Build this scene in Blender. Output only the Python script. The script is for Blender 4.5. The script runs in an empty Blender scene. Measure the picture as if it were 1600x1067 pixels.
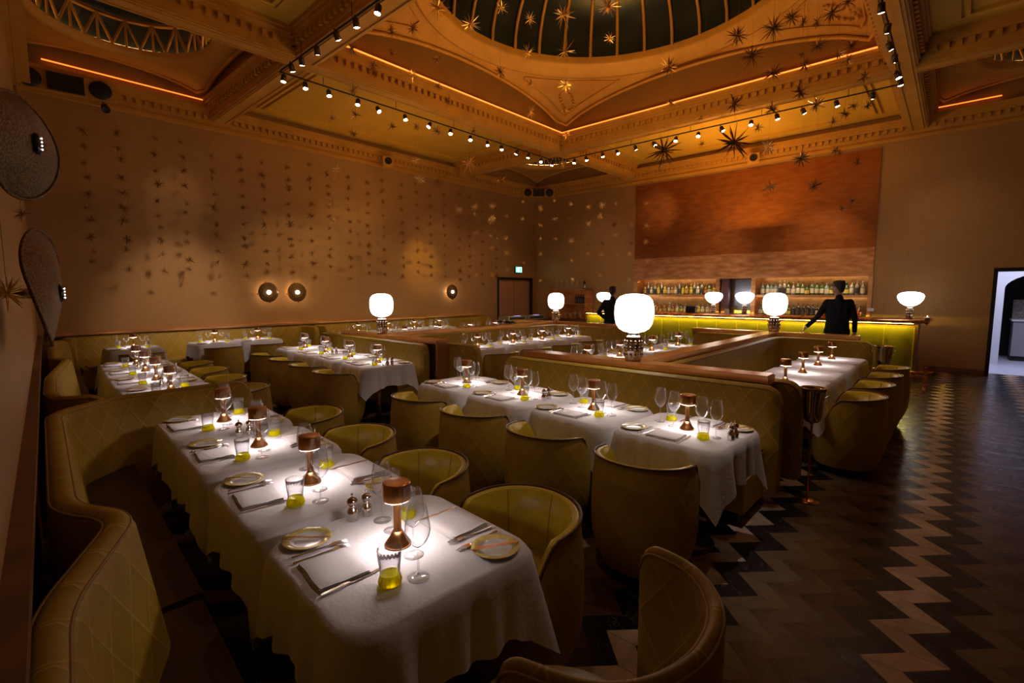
import bpy, math, random
from math import sin, cos, pi, radians, sqrt, atan2, hypot
from mathutils import Vector, Matrix
random.seed(7)
scn = bpy.context.scene
COL = scn.collection

# ------------------------------------------------------------------ helpers
def tag(o, label=None, cat=None, group=None, kind=None):
    if label: o['label'] = label
    if cat: o['category'] = cat
    if group: o['group'] = group
    if kind: o['kind'] = kind
    return o

def empty(name, loc=(0, 0, 0), rz=0.0, label=None, cat=None, group=None):
    o = bpy.data.objects.new(name, None)
    o.empty_display_size = .05
    COL.objects.link(o)
    o.location = loc
    o.rotation_euler = (0, 0, rz)
    return tag(o, label, cat, group)

class MB:
    def __init__(s):
        s.v = []; s.f = []; s.m = []; s.uv = []; s.sm = []; s.cur = 0
    def add(s, vs, fs, uvs=None, smooth=False):
        b = len(s.v)
        s.v += [tuple(p) for p in vs]
        for i, f in enumerate(fs):
            s.f.append([b + k for k in f]); s.m.append(s.cur); s.sm.append(smooth)
            s.uv.append([uvs[k] for k in f] if uvs else [(0, 0)] * len(f))
    def box(s, x0, x1, y0, y1, z0, z1):
        vs = [(x0, y0, z0), (x1, y0, z0), (x1, y1, z0), (x0, y1, z0), (x0, y0, z1), (x1, y0, z1), (x1, y1, z1), (x0, y1, z1)]
        s.add(vs, [(0, 3, 2, 1), (4, 5, 6, 7), (0, 1, 5, 4), (1, 2, 6, 5), (2, 3, 7, 6), (3, 0, 4, 7)])
    def bbox(s, c, d, rz=0.0, bev=0.0):
        # centred box, chamfered vertical edges when bev>0
        hx, hy, hz = d[0] / 2, d[1] / 2, d[2] / 2
        if bev <= 0:
            pl = [(-hx, -hy), (hx, -hy), (hx, hy), (-hx, hy)]
        else:
            pl = []
            for sx, sy, a0 in ((1, 1, 0), (-1, 1, 90), (-1, -1, 180), (1, -1, 270)):
                for k in range(5):
                    a = radians(a0 + 22.5 * k)
                    pl.append((sx * (hx - bev) + bev * cos(a), sy * (hy - bev) + bev * sin(a)))
        pl = [(c[0] + x * cos(rz) - y * sin(rz), c[1] + x * sin(rz) + y * cos(rz)) for x, y in pl]
        s.prism(pl, c[2] - hz, c[2] + hz)
    def prism(s, pl, z0, z1, smooth=False):
        n = len(pl)
        a = sum(pl[i][0] * pl[(i + 1) % n][1] - pl[(i + 1) % n][0] * pl[i][1] for i in range(n))
        if a < 0: pl = pl[::-1]
        vs = [(x, y, z0) for x, y in pl] + [(x, y, z1) for x, y in pl]
        fs = [tuple(range(n))[::-1], tuple(range(n, 2 * n))]
        s.add(vs, fs)
        s.add(vs, [(i, (i + 1) % n, n + (i + 1) % n, n + i) for i in range(n)], smooth=smooth)
    def lathe(s, prof, n=24, c=(0, 0, 0), rib=None, smooth=True, M=None):
        vs = []; uv = []
        for r, z in prof:
            for k in range(n):
                a = 2 * pi * k / n
                rr = r
                if rib: rr = r * (1 + rib * (k % 2))
                p = Vector((rr * cos(a), rr * sin(a), z))
                if M: p = M @ p
                vs.append((c[0] + p.x, c[1] + p.y, c[2] + p.z)); uv.append((k / n, z))
        fs = []
        for j in range(len(prof) - 1):
            for k in range(n):
                k2 = (k + 1) % n
                fs.append((j * n + k, j * n + k2, (j + 1) * n + k2, (j + 1) * n + k))
        s.add(vs, fs, uv, smooth)
    def tube(s, pts, r, n=8, smooth=True, cap=True):
        pts = [Vector(p) for p in pts]
        rs = r if isinstance(r, (list, tuple)) else [r] * len(pts)
        vs = []
        pu = None
        for i, p in enumerate(pts):
            t = (pts[min(i + 1, len(pts) - 1)] - pts[max(i - 1, 0)])
            if t.length < 1e-9: t = Vector((0, 0, 1))
            t.normalize()
            if pu is None:
                ref = Vector((0, 0, 1)) if abs(t.z) < .9 else Vector((1, 0, 0))
                u = t.cross(ref).normalized()
            else:
                u = (pu - t * pu.dot(t)).normalized()
            pu = u
            w = t.cross(u)
            for k in range(n):
                a = 2 * pi * k / n
                vs.append(p + u * (rs[i] * cos(a)) + w * (rs[i] * sin(a)))
        fs = []
        for j in range(len(pts) - 1):
            for k in range(n):
                k2 = (k + 1) % n
                fs.append((j * n + k, j * n + k2, (j + 1) * n + k2, (j + 1) * n + k))
        s.add(vs, fs, None, smooth)
        if cap:
            m = len(vs)
            s.add(vs, [tuple(range(n))[::-1], tuple(range(m - n, m))])
    def ell(s, c, r, n=14, m=8, M=None):
        vs = []
        for j in range(m + 1):
            t = pi * j / m
            for k in range(n):
                a = 2 * pi * k / n
                p = Vector((r[0] * sin(t) * cos(a), r[1] * sin(t) * sin(a), r[2] * cos(t)))
                if M: p = M @ p
                vs.append((c[0] + p.x, c[1] + p.y, c[2] + p.z))
        fs = []
        for j in range(m):
            for k in range(n):
                k2 = (k + 1) % n
                fs.append(((j + 1) * n + k, (j + 1) * n + k2, j * n + k2, j * n + k))
        s.add(vs, fs, None, True)
    def cap(s, a, b, ra, rb, n=12):
        # capsule between two points (tapered)
        a = Vector(a); b = Vector(b)
        d = (b - a); L = d.length
        pts = []; rs = []
        dn = d.normalized() if L > 1e-9 else Vector((0, 0, 1))
        for k in range(4):
            t = (pi / 2) * (k / 4)
            pts.append(a - dn * ra * cos(t)); rs.append(max(ra * sin(t), ra * .05))
        pts.append(a); rs.append(ra); pts.append(b); rs.append(rb)
        for k in range(1, 5):
            t = (pi / 2) * (k / 4)
            pts.append(b + dn * rb * sin(t)); rs.append(max(rb * cos(t), rb * .05))
        s.tube(pts, rs, n)
    def build(s, name, mats, parent=None, label=None, cat=None, group=None, kind=None):
        me = bpy.data.meshes.new(name)
        me.from_pydata(s.v, [], s.f)
        if not isinstance(mats, (list, tuple)): mats = [mats]
        for mt in mats: me.materials.append(mt)
        me.polygons.foreach_set('material_index', s.m)
        me.polygons.foreach_set('use_smooth', s.sm)
        ul = me.uv_layers.new(name='UVMap')
        flat = []
        for f in s.uv:
            for q in f: flat += [q[0], q[1]]
        ul.data.foreach_set('uv', flat)
        me.update()
        o = bpy.data.objects.new(name, me)
        COL.objects.link(o)
        if parent: o.parent = parent
        return tag(o, label, cat, group, kind)

def dup(root, loc=None, rz=None, label=None, group=None, scale=None):
    def rec(o, par):
        c = o.copy(); COL.objects.link(c)
        if par is not None:
            c.parent = par
            c.matrix_parent_inverse = o.matrix_parent_inverse.copy()
        for ch in kids.get(o, []): rec(ch, c)
        return c
    kids = {}
    stack = [root]
    while stack:
        a = stack.pop()
        kids[a] = list(a.children)
        stack += kids[a]
    r = rec(root, None)
    if loc is not None: r.location = loc
    if rz is not None: r.rotation_euler = (0, 0, rz)
    if scale is not None: r.scale = scale
    if label: r['label'] = label
    if group: r['group'] = group
    return r

class Proto:
    """first placement moves the original, the following ones copy it"""
    def __init__(s, o): s.o = o; s.used = False
    def put(s, loc, rz=0.0, label=None, group=None, scale=None):
        if not s.used:
            s.used = True
            s.o.location = loc; s.o.rotation_euler = (0, 0, rz)
            if label: s.o['label'] = label
            if group: s.o['group'] = group
            if scale is not None: s.o.scale = scale
            return s.o
        c = dup(s.o, loc, rz, label, group, scale if scale is not None else (1, 1, 1))
        return c

ORD = ['first', 'second', 'third', 'fourth', 'fifth', 'sixth', 'seventh', 'eighth', 'ninth', 'tenth', 'eleventh', 'twelfth',
       'thirteenth', 'fourteenth', 'fifteenth', 'sixteenth', 'seventeenth', 'eighteenth', 'nineteenth', 'twentieth',
       'twenty-first', 'twenty-second', 'twenty-third', 'twenty-fourth', 'twenty-fifth', 'twenty-sixth', 'twenty-seventh', 'twenty-eighth',
       'twenty-ninth', 'thirtieth']

# ------------------------------------------------------------------ materials
def newmat(name):
    m = bpy.data.materials.new(name); m.use_nodes = True
    nt = m.node_tree; nt.nodes.clear()
    out = nt.nodes.new('ShaderNodeOutputMaterial')
    return m, nt, out
def P(name, col, rough=.5, metal=0.0, spec=.5, noise=0.0, nscale=20.0, bump=0.0, bscale=200.0, coat=0.0, trans=0.0, ior=1.45, emit=None, est=0.0, sheen=0.0, rnoise=0.0):
    m, nt, out = newmat(name)
    b = nt.nodes.new('ShaderNodeBsdfPrincipled')
    nt.links.new(b.outputs[0], out.inputs[0])
    b.inputs['Base Color'].default_value = (*col, 1)
    b.inputs['Roughness'].default_value = rough
    b.inputs['Metallic'].default_value = metal
    b.inputs['Specular IOR Level'].default_value = spec
    b.inputs['Coat Weight'].default_value = coat
    b.inputs['Transmission Weight'].default_value = trans
    b.inputs['IOR'].default_value = ior
    b.inputs['Sheen Weight'].default_value = sheen
    if emit:
        b.inputs['Emission Color'].default_value = (*emit, 1)
        b.inputs['Emission Strength'].default_value = est
    tc = nt.nodes.new('ShaderNodeTexCoord')
    if noise > 0 or rnoise > 0:
        n = nt.nodes.new('ShaderNodeTexNoise'); n.inputs['Scale'].default_value = nscale; n.inputs['Detail'].default_value = 6
        nt.links.new(tc.outputs['Object'], n.inputs['Vector'])
        if noise > 0:
            mx = nt.nodes.new('ShaderNodeMix'); mx.data_type = 'RGBA'; mx.blend_type = 'MIX'
            mx.inputs[6].default_value = (*[max(0, c * (1 - noise)) for c in col], 1)
            mx.inputs[7].default_value = (*[min(1, c * (1 + noise)) for c in col], 1)
            rr = nt.nodes.new('ShaderNodeMapRange'); rr.inputs[1].default_value = .3; rr.inputs[2].default_value = .7
            nt.links.new(n.outputs['Fac'], rr.inputs[0]); nt.links.new(rr.outputs[0], mx.inputs[0])
            nt.links.new(mx.outputs[2], b.inputs['Base Color'])
        if rnoise > 0:
            r2 = nt.nodes.new('ShaderNodeMapRange'); r2.inputs[1].default_value = .3; r2.inputs[2].default_value = .7
            r2.inputs[3].default_value = max(0, rough - rnoise); r2.inputs[4].default_value = rough + rnoise
            nt.links.new(n.outputs['Fac'], r2.inputs[0]); nt.links.new(r2.outputs[0], b.inputs['Roughness'])
    if bump > 0:
        n2 = nt.nodes.new('ShaderNodeTexNoise'); n2.inputs['Scale'].default_value = bscale; n2.inputs['Detail'].default_value = 4
        nt.links.new(tc.outputs['Object'], n2.inputs['Vector'])
        bp = nt.nodes.new('ShaderNodeBump'); bp.inputs['Strength'].default_value = bump; bp.inputs['Distance'].default_value = .01
        nt.links.new(n2.outputs['Fac'], bp.inputs['Height']); nt.links.new(bp.outputs[0], b.inputs['Normal'])
    return m
def EM(name, col, s):
    m, nt, out = newmat(name)
    e = nt.nodes.new('ShaderNodeEmission'); e.inputs[0].default_value = (*col, 1); e.inputs[1].default_value = s
    nt.links.new(e.outputs[0], out.inputs[0])
    return m
def GLASS(name, tint=(.96, .96, .98), edge=.9, rough=.02):
    # thin clear glass: transparent in the middle, reflecting at the edges, with white diffuse painting in refracted light
    m, nt, out = newmat(name)
    t = nt.nodes.new('ShaderNodeBsdfTransparent'); t.inputs[0].default_value = (*tint, 1)
    g = nt.nodes.new('ShaderNodeBsdfGlossy'); g.inputs['Roughness'].default_value = rough; g.inputs[0].default_value = (1, 1, 1, 1)
    f = nt.nodes.new('ShaderNodeLayerWeight'); f.inputs[0].default_value = .5
    pw = nt.nodes.new('ShaderNodeMath'); pw.operation = 'POWER'; pw.inputs[1].default_value = 2.4
    mp = nt.nodes.new('ShaderNodeMath'); mp.operation = 'MULTIPLY_ADD'; mp.inputs[1].default_value = edge; mp.inputs[2].default_value = .09; mp.use_clamp = True
    mx = nt.nodes.new('ShaderNodeMixShader')
    nt.links.new(f.outputs['Facing'], pw.inputs[0]); nt.links.new(pw.outputs[0], mp.inputs[0]); nt.links.new(mp.outputs[0], mx.inputs[0])
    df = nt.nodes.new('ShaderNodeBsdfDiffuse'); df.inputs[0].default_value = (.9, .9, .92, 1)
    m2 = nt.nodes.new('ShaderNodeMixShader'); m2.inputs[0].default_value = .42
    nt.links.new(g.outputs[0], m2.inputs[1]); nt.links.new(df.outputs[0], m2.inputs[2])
    nt.links.new(t.outputs[0], mx.inputs[1]); nt.links.new(m2.outputs[0], mx.inputs[2]); nt.links.new(mx.outputs[0], out.inputs[0])
    return m
def math_node(nt, op, a=None, b=None, va=None, vb=None):
    n = nt.nodes.new('ShaderNodeMath'); n.operation = op
    if a is not None: nt.links.new(a, n.inputs[0])
    elif va is not None: n.inputs[0].default_value = va
    if b is not None: nt.links.new(b, n.inputs[1])
    elif vb is not None: n.inputs[1].default_value = vb
    return n.outputs[0]
def QUILT(name, col, line, su=.085, sv=.12, rough=.55, bump=.6, lw=.030):
    m, nt, out = newmat(name)
    b = nt.nodes.new('ShaderNodeBsdfPrincipled'); nt.links.new(b.outputs[0], out.inputs[0])
    b.inputs['Roughness'].default_value = rough; b.inputs['Specular IOR Level'].default_value = .45; b.inputs['Sheen Weight'].default_value = .0
    b.inputs['Sheen Tint'].default_value = (.8, .6, .2, 1)
    uv = nt.nodes.new('ShaderNodeUVMap'); sp = nt.nodes.new('ShaderNodeSeparateXYZ'); nt.links.new(uv.outputs[0], sp.inputs[0])
    u = math_node(nt, 'DIVIDE', sp.outputs[0], None, None, su * 2); v = math_node(nt, 'DIVIDE', sp.outputs[1], None, None, sv * 2)
    ds = []
    for op in ('ADD', 'SUBTRACT'):
        a = math_node(nt, op, u, v)
        fr = math_node(nt, 'FRACT', a); d = math_node(nt, 'SUBTRACT', fr, None, None, .5); ds.append(math_node(nt, 'ABSOLUTE', d))
    mxd = math_node(nt, 'MAXIMUM', ds[0], ds[1])   # .5 on a seam
    rng = nt.nodes.new('ShaderNodeMapRange'); rng.inputs[1].default_value = .5 - lw; rng.inputs[2].default_value = .5 - lw * .35
    nt.links.new(mxd, rng.inputs[0])
    tc = nt.nodes.new('ShaderNodeTexCoord')
    n = nt.nodes.new('ShaderNodeTexNoise'); n.inputs['Scale'].default_value = 9; n.inputs['Detail'].default_value = 5; nt.links.new(tc.outputs['Object'], n.inputs['Vector'])
    c0 = nt.nodes.new('ShaderNodeMix'); c0.data_type = 'RGBA'
    c0.inputs[6].default_value = (*[c * .75 for c in col], 1); c0.inputs[7].default_value = (*[c * 1.2 for c in col], 1)
    nt.links.new(n.outputs['Fac'], c0.inputs[0])
    c1 = nt.nodes.new('ShaderNodeMix'); c1.data_type = 'RGBA'; c1.inputs[7].default_value = (*line, 1)
    nt.links.new(c0.outputs[2], c1.inputs[6])
    k = math_node(nt, 'MULTIPLY', rng.outputs[0], None, None, .55); nt.links.new(k, c1.inputs[0])
    nt.links.new(c1.outputs[2], b.inputs['Base Color'])
    puff = math_node(nt, 'POWER', mxd, None, None, 6.0)
    h = math_node(nt, 'MULTIPLY', puff, None, None, -40.0)
    n2 = nt.nodes.new('ShaderNodeTexNoise'); n2.inputs['Scale'].default_value = 260; nt.links.new(tc.outputs['Object'], n2.inputs['Vector'])
    h2 = math_node(nt, 'MULTIPLY', n2.outputs['Fac'], None, None, .12)
    hh = math_node(nt, 'ADD', h, h2)
    bp = nt.nodes.new('ShaderNodeBump'); bp.inputs['Strength'].default_value = bump; bp.inputs['Distance'].default_value = .006
    nt.links.new(hh, bp.inputs['Height']); nt.links.new(bp.outputs[0], b.inputs['Normal'])
    return m

def YG():
    m, nt, out = newmat('yellow_crystal')
    t = nt.nodes.new('ShaderNodeBsdfTransparent'); t.inputs[0].default_value = (.98, .93, .05, 1)
    b = nt.nodes.new('ShaderNodeBsdfPrincipled'); b.inputs['Base Color'].default_value = (.95, .88, .01, 1); b.inputs['Roughness'].default_value = .08
    x = nt.nodes.new('ShaderNodeMixShader'); x.inputs[0].default_value = .5
    nt.links.new(t.outputs[0], x.inputs[1]); nt.links.new(b.outputs[0], x.inputs[2]); nt.links.new(x.outputs[0], out.inputs[0])
    return m
M = {}
LEA = (.40, .25, .035)
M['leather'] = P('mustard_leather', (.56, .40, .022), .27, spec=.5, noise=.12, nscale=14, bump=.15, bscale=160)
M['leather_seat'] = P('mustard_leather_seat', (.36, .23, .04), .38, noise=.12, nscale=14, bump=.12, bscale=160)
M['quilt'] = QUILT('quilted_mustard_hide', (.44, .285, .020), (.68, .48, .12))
M['shell'] = QUILT('quilted_shell_hide', (.46, .285, .025), (.58, .38, .08), su=.06, sv=.085, bump=.25, lw=.025)
M['piping'] = P('dark_piping', (.10, .04, .015), .3)
M['plinth'] = P('black_plinth', (.01, .008, .006), .5)
M['cloth'] = P('white_linen', (.80, .78, .80), .8, spec=.2, noise=.03, nscale=6, bump=.18, bscale=60)
M['napkin'] = P('grey_white_linen', (.78, .75, .76), .85, spec=.15, bump=.3, bscale=300)
M['copper'] = P('polished_copper', (.85, .40, .19), .26, metal=1, noise=.15, nscale=9, rnoise=.08)
M['lampcopper'] = P('brushed_copper', (.54, .25, .09), .28, metal=1, noise=.06, nscale=60)
M['rail'] = P('copper_rail', (.74, .36, .13), .27, metal=.65, noise=.05, nscale=3)
M['railwood'] = P('bronze_wood_panel', (.20, .09, .03), .45, noise=.3, nscale=6)
M['silver'] = P('polished_silver', (.85, .8, .78), .12, metal=1)
M['chrome'] = P('smoked_chrome', (.55, .45, .38), .08, metal=1)
M['china'] = P('white_china', (.82, .80, .76), .15, spec=.6)
M['china_y'] = P('yellow_glazed_rim', (.74, .60, .20), .2, spec=.6, noise=.25, nscale=30)
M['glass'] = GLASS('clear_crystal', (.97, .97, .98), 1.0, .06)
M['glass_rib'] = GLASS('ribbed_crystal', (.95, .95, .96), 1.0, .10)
M['glass_yellow'] = YG()
M['diffuser'] = EM('lamp_diffuser', (1, .86, .78), 9.0)
M['globe'] = EM('opal_globe', (1.0, .93, .86), 3.2)
M['globe_dark'] = P('globe_collar', (.5, .45, .4), .2, metal=1)
M['gold'] = P('gilt_leaf', (.95, .66, .26), .30, metal=.85)
M['gold2'] = P('dark_gilt_leaf', (.34, .17, .05), .4, metal=.7)
M['thread'] = P('hanging_thread', (.25, .16, .08), .6)
M['black'] = P('matt_black', (.012, .011, .012), .55)
M['blackgloss'] = P('gloss_black', (.012, .011, .012), .2)
M['suit'] = P('black_wool_suit', (.010, .011, .016), .8, spec=.2, bump=.2, bscale=300)
M['skin'] = P('skin', (.42, .23, .15), .5, noise=.06, nscale=20)
M['hair'] = P('black_hair', (.010, .007, .006), .5, bump=.6, bscale=90)
M['shirt'] = P('white_shirt', (.7, .68, .65), .7)
M['plaster'] = P('gilded_plaster', (.60, .31, .06), .5, spec=.35, metal=.15, noise=.1, nscale=3)
M['plaster_hi'] = P('gilded_plaster_panel', (.68, .40, .05), .5, spec=.35, metal=.15, noise=.07, nscale=2)
M['lunette'] = P('shaded_lunette_plaster', (.30, .15, .04), .6, noise=.08, nscale=3)  # plaster darkened so the recess shade is painted into the lunettes
M['domeglass'] = P('night_glass', (.020, .026, .026), .25, spec=.4, noise=.3, nscale=2)
M['cove'] = EM('amber_cove_led', (1.0, .22, .03), 1.3)
M['spotface'] = EM('spot_lens', (1.0, .82, .60), 30.0)
M['bar_led'] = EM('yellow_bar_led', (1.0, .80, .06), 26.0)
M['white_led'] = EM('white_led', (1, .95, .9), 4.0)
M['hallwhite'] = P('hall_white_paint', (.65, .66, .72), .7)
M['hallfloor'] = P('hall_pale_floor', (.55, .57, .66), .5)
M['door_copper'] = P('brushed_copper_door', (.66, .36, .19), .45, metal=.55, noise=.08, nscale=30)
M['seat_shaded'] = P('shade_darkened_seat_hide', (.055, .022, .008), .5, noise=.1, nscale=12)  # mustard seat hide darkened, shade under the tables put into the colour
M['woven'] = None

def wallmat():
    m, nt, out = newmat('bronze_grasscloth')
    b = nt.nodes.new('ShaderNodeBsdfPrincipled'); nt.links.new(b.outputs[0], out.inputs[0])
    b.inputs['Roughness'].default_value = .48; b.inputs['Metallic'].default_value = .35; b.inputs['Specular IOR Level'].default_value = .4
    tc = nt.nodes.new('ShaderNodeTexCoord'); mp = nt.nodes.new('ShaderNodeMapping'); mp.inputs['Scale'].default_value = (1, 1, .05)
    nt.links.new(tc.outputs['Object'], mp.inputs['Vector'])
    n = nt.nodes.new('ShaderNodeTexNoise'); n.inputs['Scale'].default_value = 90; n.inputs['Detail'].default_value = 3; nt.links.new(mp.outputs[0], n.inputs['Vector'])
    mp2 = nt.nodes.new('ShaderNodeMapping'); mp2.inputs['Scale'].default_value = (.05, .05, 1); nt.links.new(tc.outputs['Object'], mp2.inputs['Vector'])
    n2 = nt.nodes.new('ShaderNodeTexNoise'); n2.inputs['Scale'].default_value = 90; n2.inputs['Detail'].default_value = 3; nt.links.new(mp2.outputs[0], n2.inputs['Vector'])
    a = math_node(nt, 'ADD', n.outputs['Fac'], n2.outputs['Fac'])
    r = nt.nodes.new('ShaderNodeMapRange'); r.inputs[1].default_value = .5; r.inputs[2].default_value = 1.5; nt.links.new(a, r.inputs[0])
    mx = nt.nodes.new('ShaderNodeMix'); mx.data_type = 'RGBA'
    mx.inputs[6].default_value = (.40, .22, .075, 1); mx.inputs[7].default_value = (.54, .32, .125, 1)
    nt.links.new(r.outputs[0], mx.inputs[0]); nt.links.new(mx.outputs[2], b.inputs['Base Color'])
    bp = nt.nodes.new('ShaderNodeBump'); bp.inputs['Strength'].default_value = .16; bp.inputs['Distance'].default_value = .004
    nt.links.new(a, bp.inputs['Height']); nt.links.new(bp.outputs[0], b.inputs['Normal'])
    return m
M['wall'] = wallmat()

def wovenmat():
    m, nt, out = newmat('woven_bronze_mesh')
    b = nt.nodes.new('ShaderNodeBsdfPrincipled'); nt.links.new(b.outputs[0], out.inputs[0])
    b.inputs['Roughness'].default_value = .45; b.inputs['Metallic'].default_value = .5
    tc = nt.nodes.new('ShaderNodeTexCoord'); v = nt.nodes.new('ShaderNodeTexVoronoi'); v.inputs['Scale'].default_value = 150
    nt.links.new(tc.outputs['Object'], v.inputs['Vector'])
    mx = nt.nodes.new('ShaderNodeMix'); mx.data_type = 'RGBA'
    mx.inputs[6].default_value = (.30, .18, .05, 1); mx.inputs[7].default_value = (.13, .07, .02, 1)
    r = nt.nodes.new('ShaderNodeMapRange'); r.inputs[1].default_value = .2; r.inputs[2].default_value = .6
    nt.links.new(v.outputs['Distance'], r.inputs[0]); nt.links.new(r.outputs[0], mx.inputs[0]); nt.links.new(mx.outputs[2], b.inputs['Base Color'])
    bp = nt.nodes.new('ShaderNodeBump'); bp.inputs['Strength'].default_value = .5; bp.inputs['Distance'].default_value = .004; bp.invert = True
    nt.links.new(v.outputs['Distance'], bp.inputs['Height']); nt.links.new(bp.outputs[0], b.inputs['Normal'])
    return m
M['woven'] = wovenmat()

def floormat():
    m, nt, out = newmat('zigzag_marble')
    b = nt.nodes.new('ShaderNodeBsdfPrincipled'); nt.links.new(b.outputs[0], out.inputs[0])
    tc = nt.nodes.new('ShaderNodeTexCoord'); sp = nt.nodes.new('ShaderNodeSeparateXYZ'); nt.links.new(tc.outputs['Object'], sp.inputs[0])
    PER = .318; W = .157
    u = math_node(nt, 'DIVIDE', math_node(nt, 'SUBTRACT', sp.outputs[1], None, None, 3.08), None, None, PER)
    fr = math_node(nt, 'FRACT', math_node(nt, 'ADD', u, None, None, 100.5))
    sgn = math_node(nt, 'SUBTRACT', fr, None, None, .5)
    d = math_node(nt, 'ABSOLUTE', sgn)                                   # 0 at right tips
    s = math_node(nt, 'SUBTRACT', None, math_node(nt, 'MULTIPLY', d, None, None, PER), .0795)
    xx = math_node(nt, 'SUBTRACT', math_node(nt, 'SUBTRACT', sp.outputs[0], s), None, None, .015)
    t = math_node(nt, 'ADD', math_node(nt, 'DIVIDE', xx, None, None, W), None, None, 601.0)
    band = math_node(nt, 'FLOOR', t)
    md = math_node(nt, 'MODULO', band, None, None, 6.0)
    ramp = nt.nodes.new('ShaderNodeValToRGB'); ramp.color_ramp.interpolation = 'CONSTANT'
    cols = [(.56, .42, .30), (.022, .018, .018), (.17, .115, .065), (.12, .070, .036), (.080, .034, .018), (.005, .005, .006)]
    # band 600 == light one (mod 6 == 0)
    er = ramp.color_ramp.elements
    er[0].position = 0; er[0].color = (*cols[0], 1); er[1].position = 1 / 6 - .01; er[1].color = (*cols[1], 1)
    for i in range(2, 6):
        e = er.new(i / 6 - .01); e.color = (*cols[i], 1)
    nt.links.new(math_node(nt, 'DIVIDE', md, None, None, 6.0), ramp.inputs[0])
    n = nt.nodes.new('ShaderNodeTexNoise'); n.inputs['Scale'].default_value = 3.5; n.inputs['Detail'].default_value = 9; n.inputs['Distortion'].default_value = 1.5
    nt.links.new(tc.outputs['Object'], n.inputs['Vector'])
    # marble variation per tile
    wn = nt.nodes.new('ShaderNodeTexWhiteNoise'); wn.noise_dimensions = '3D'
    cb = nt.nodes.new('ShaderNodeCombineXYZ'); nt.links.new(band, cb.inputs[0])
    nt.links.new(math_node(nt, 'FLOOR', math_node(nt, 'ADD', math_node(nt, 'MULTIPLY', u, None, None, 2.0), None, None, 200.0)), cb.inputs[1]); nt.links.new(cb.outputs[0], wn.inputs['Vector'])
    vv = math_node(nt, 'ADD', math_node(nt, 'MULTIPLY', wn.outputs['Value'], None, None, .25), math_node(nt, 'MULTIPLY', n.outputs['Fac'], None, None, .9))
    vv = math_node(nt, 'ADD', vv, None, None, .42)
    mul = nt.nodes.new('ShaderNodeVectorMath'); mul.operation = 'SCALE'; nt.links.new(ramp.outputs[0], mul.inputs[0]); nt.links.new(vv, mul.inputs['Scale'])
    # veins
    vr = nt.nodes.new('ShaderNodeMapRange'); vr.inputs[1].default_value = .0; vr.inputs[2].default_value = .012; vr.inputs[3].default_value = 1; vr.inputs[4].default_value = 0
    nt.links.new(math_node(nt, 'ABSOLUTE', math_node(nt, 'SUBTRACT', n.outputs['Fac'], None, None, .42)), vr.inputs[0])
    vm = nt.nodes.new('ShaderNodeMix'); vm.data_type = 'RGBA'; vm.inputs[7].default_value = (.22, .18, .15, 1)
    nt.links.new(math_node(nt, 'MULTIPLY', vr.outputs[0], None, None, .35), vm.inputs[0]); nt.links.new(mul.outputs[0], vm.inputs[6])
    # grout: at tips and band edges
    tf = math_node(nt, 'FRACT', t)
    e1 = math_node(nt, 'MINIMUM', tf, math_node(nt, 'SUBTRACT', None, tf, 1.0))
    e2 = math_node(nt, 'MULTIPLY', math_node(nt, 'MINIMUM', d, math_node(nt, 'SUBTRACT', None, d, .5)), None, None, 2.0)
    ee = math_node(nt, 'MINIMUM', e1, e2)
    gr = math_node(nt, 'LESS_THAN', ee, None, None, .009)
    gm = nt.nodes.new('ShaderNodeMix'); gm.data_type = 'RGBA'; gm.inputs[7].default_value = (.02, .015, .012, 1)
    nt.links.new(gr, gm.inputs[0]); nt.links.new(vm.outputs[2], gm.inputs[6])
    nt.links.new(gm.outputs[2], b.inputs['Base Color'])
    b.inputs['Roughness'].default_value = .2
    b.inputs['Specular IOR Level'].default_value = .32
    n3 = nt.nodes.new('ShaderNodeTexNoise'); n3.inputs['Scale'].default_value = 8; nt.links.new(tc.outputs['Object'], n3.inputs['Vector'])
    rr = nt.nodes.new('ShaderNodeMapRange'); rr.inputs[3].default_value = .16; rr.inputs[4].default_value = .40; nt.links.new(n3.outputs['Fac'], rr.inputs[0]); nt.links.new(rr.outputs[0], b.inputs['Roughness'])
    return m
M['floor'] = floormat()

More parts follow.
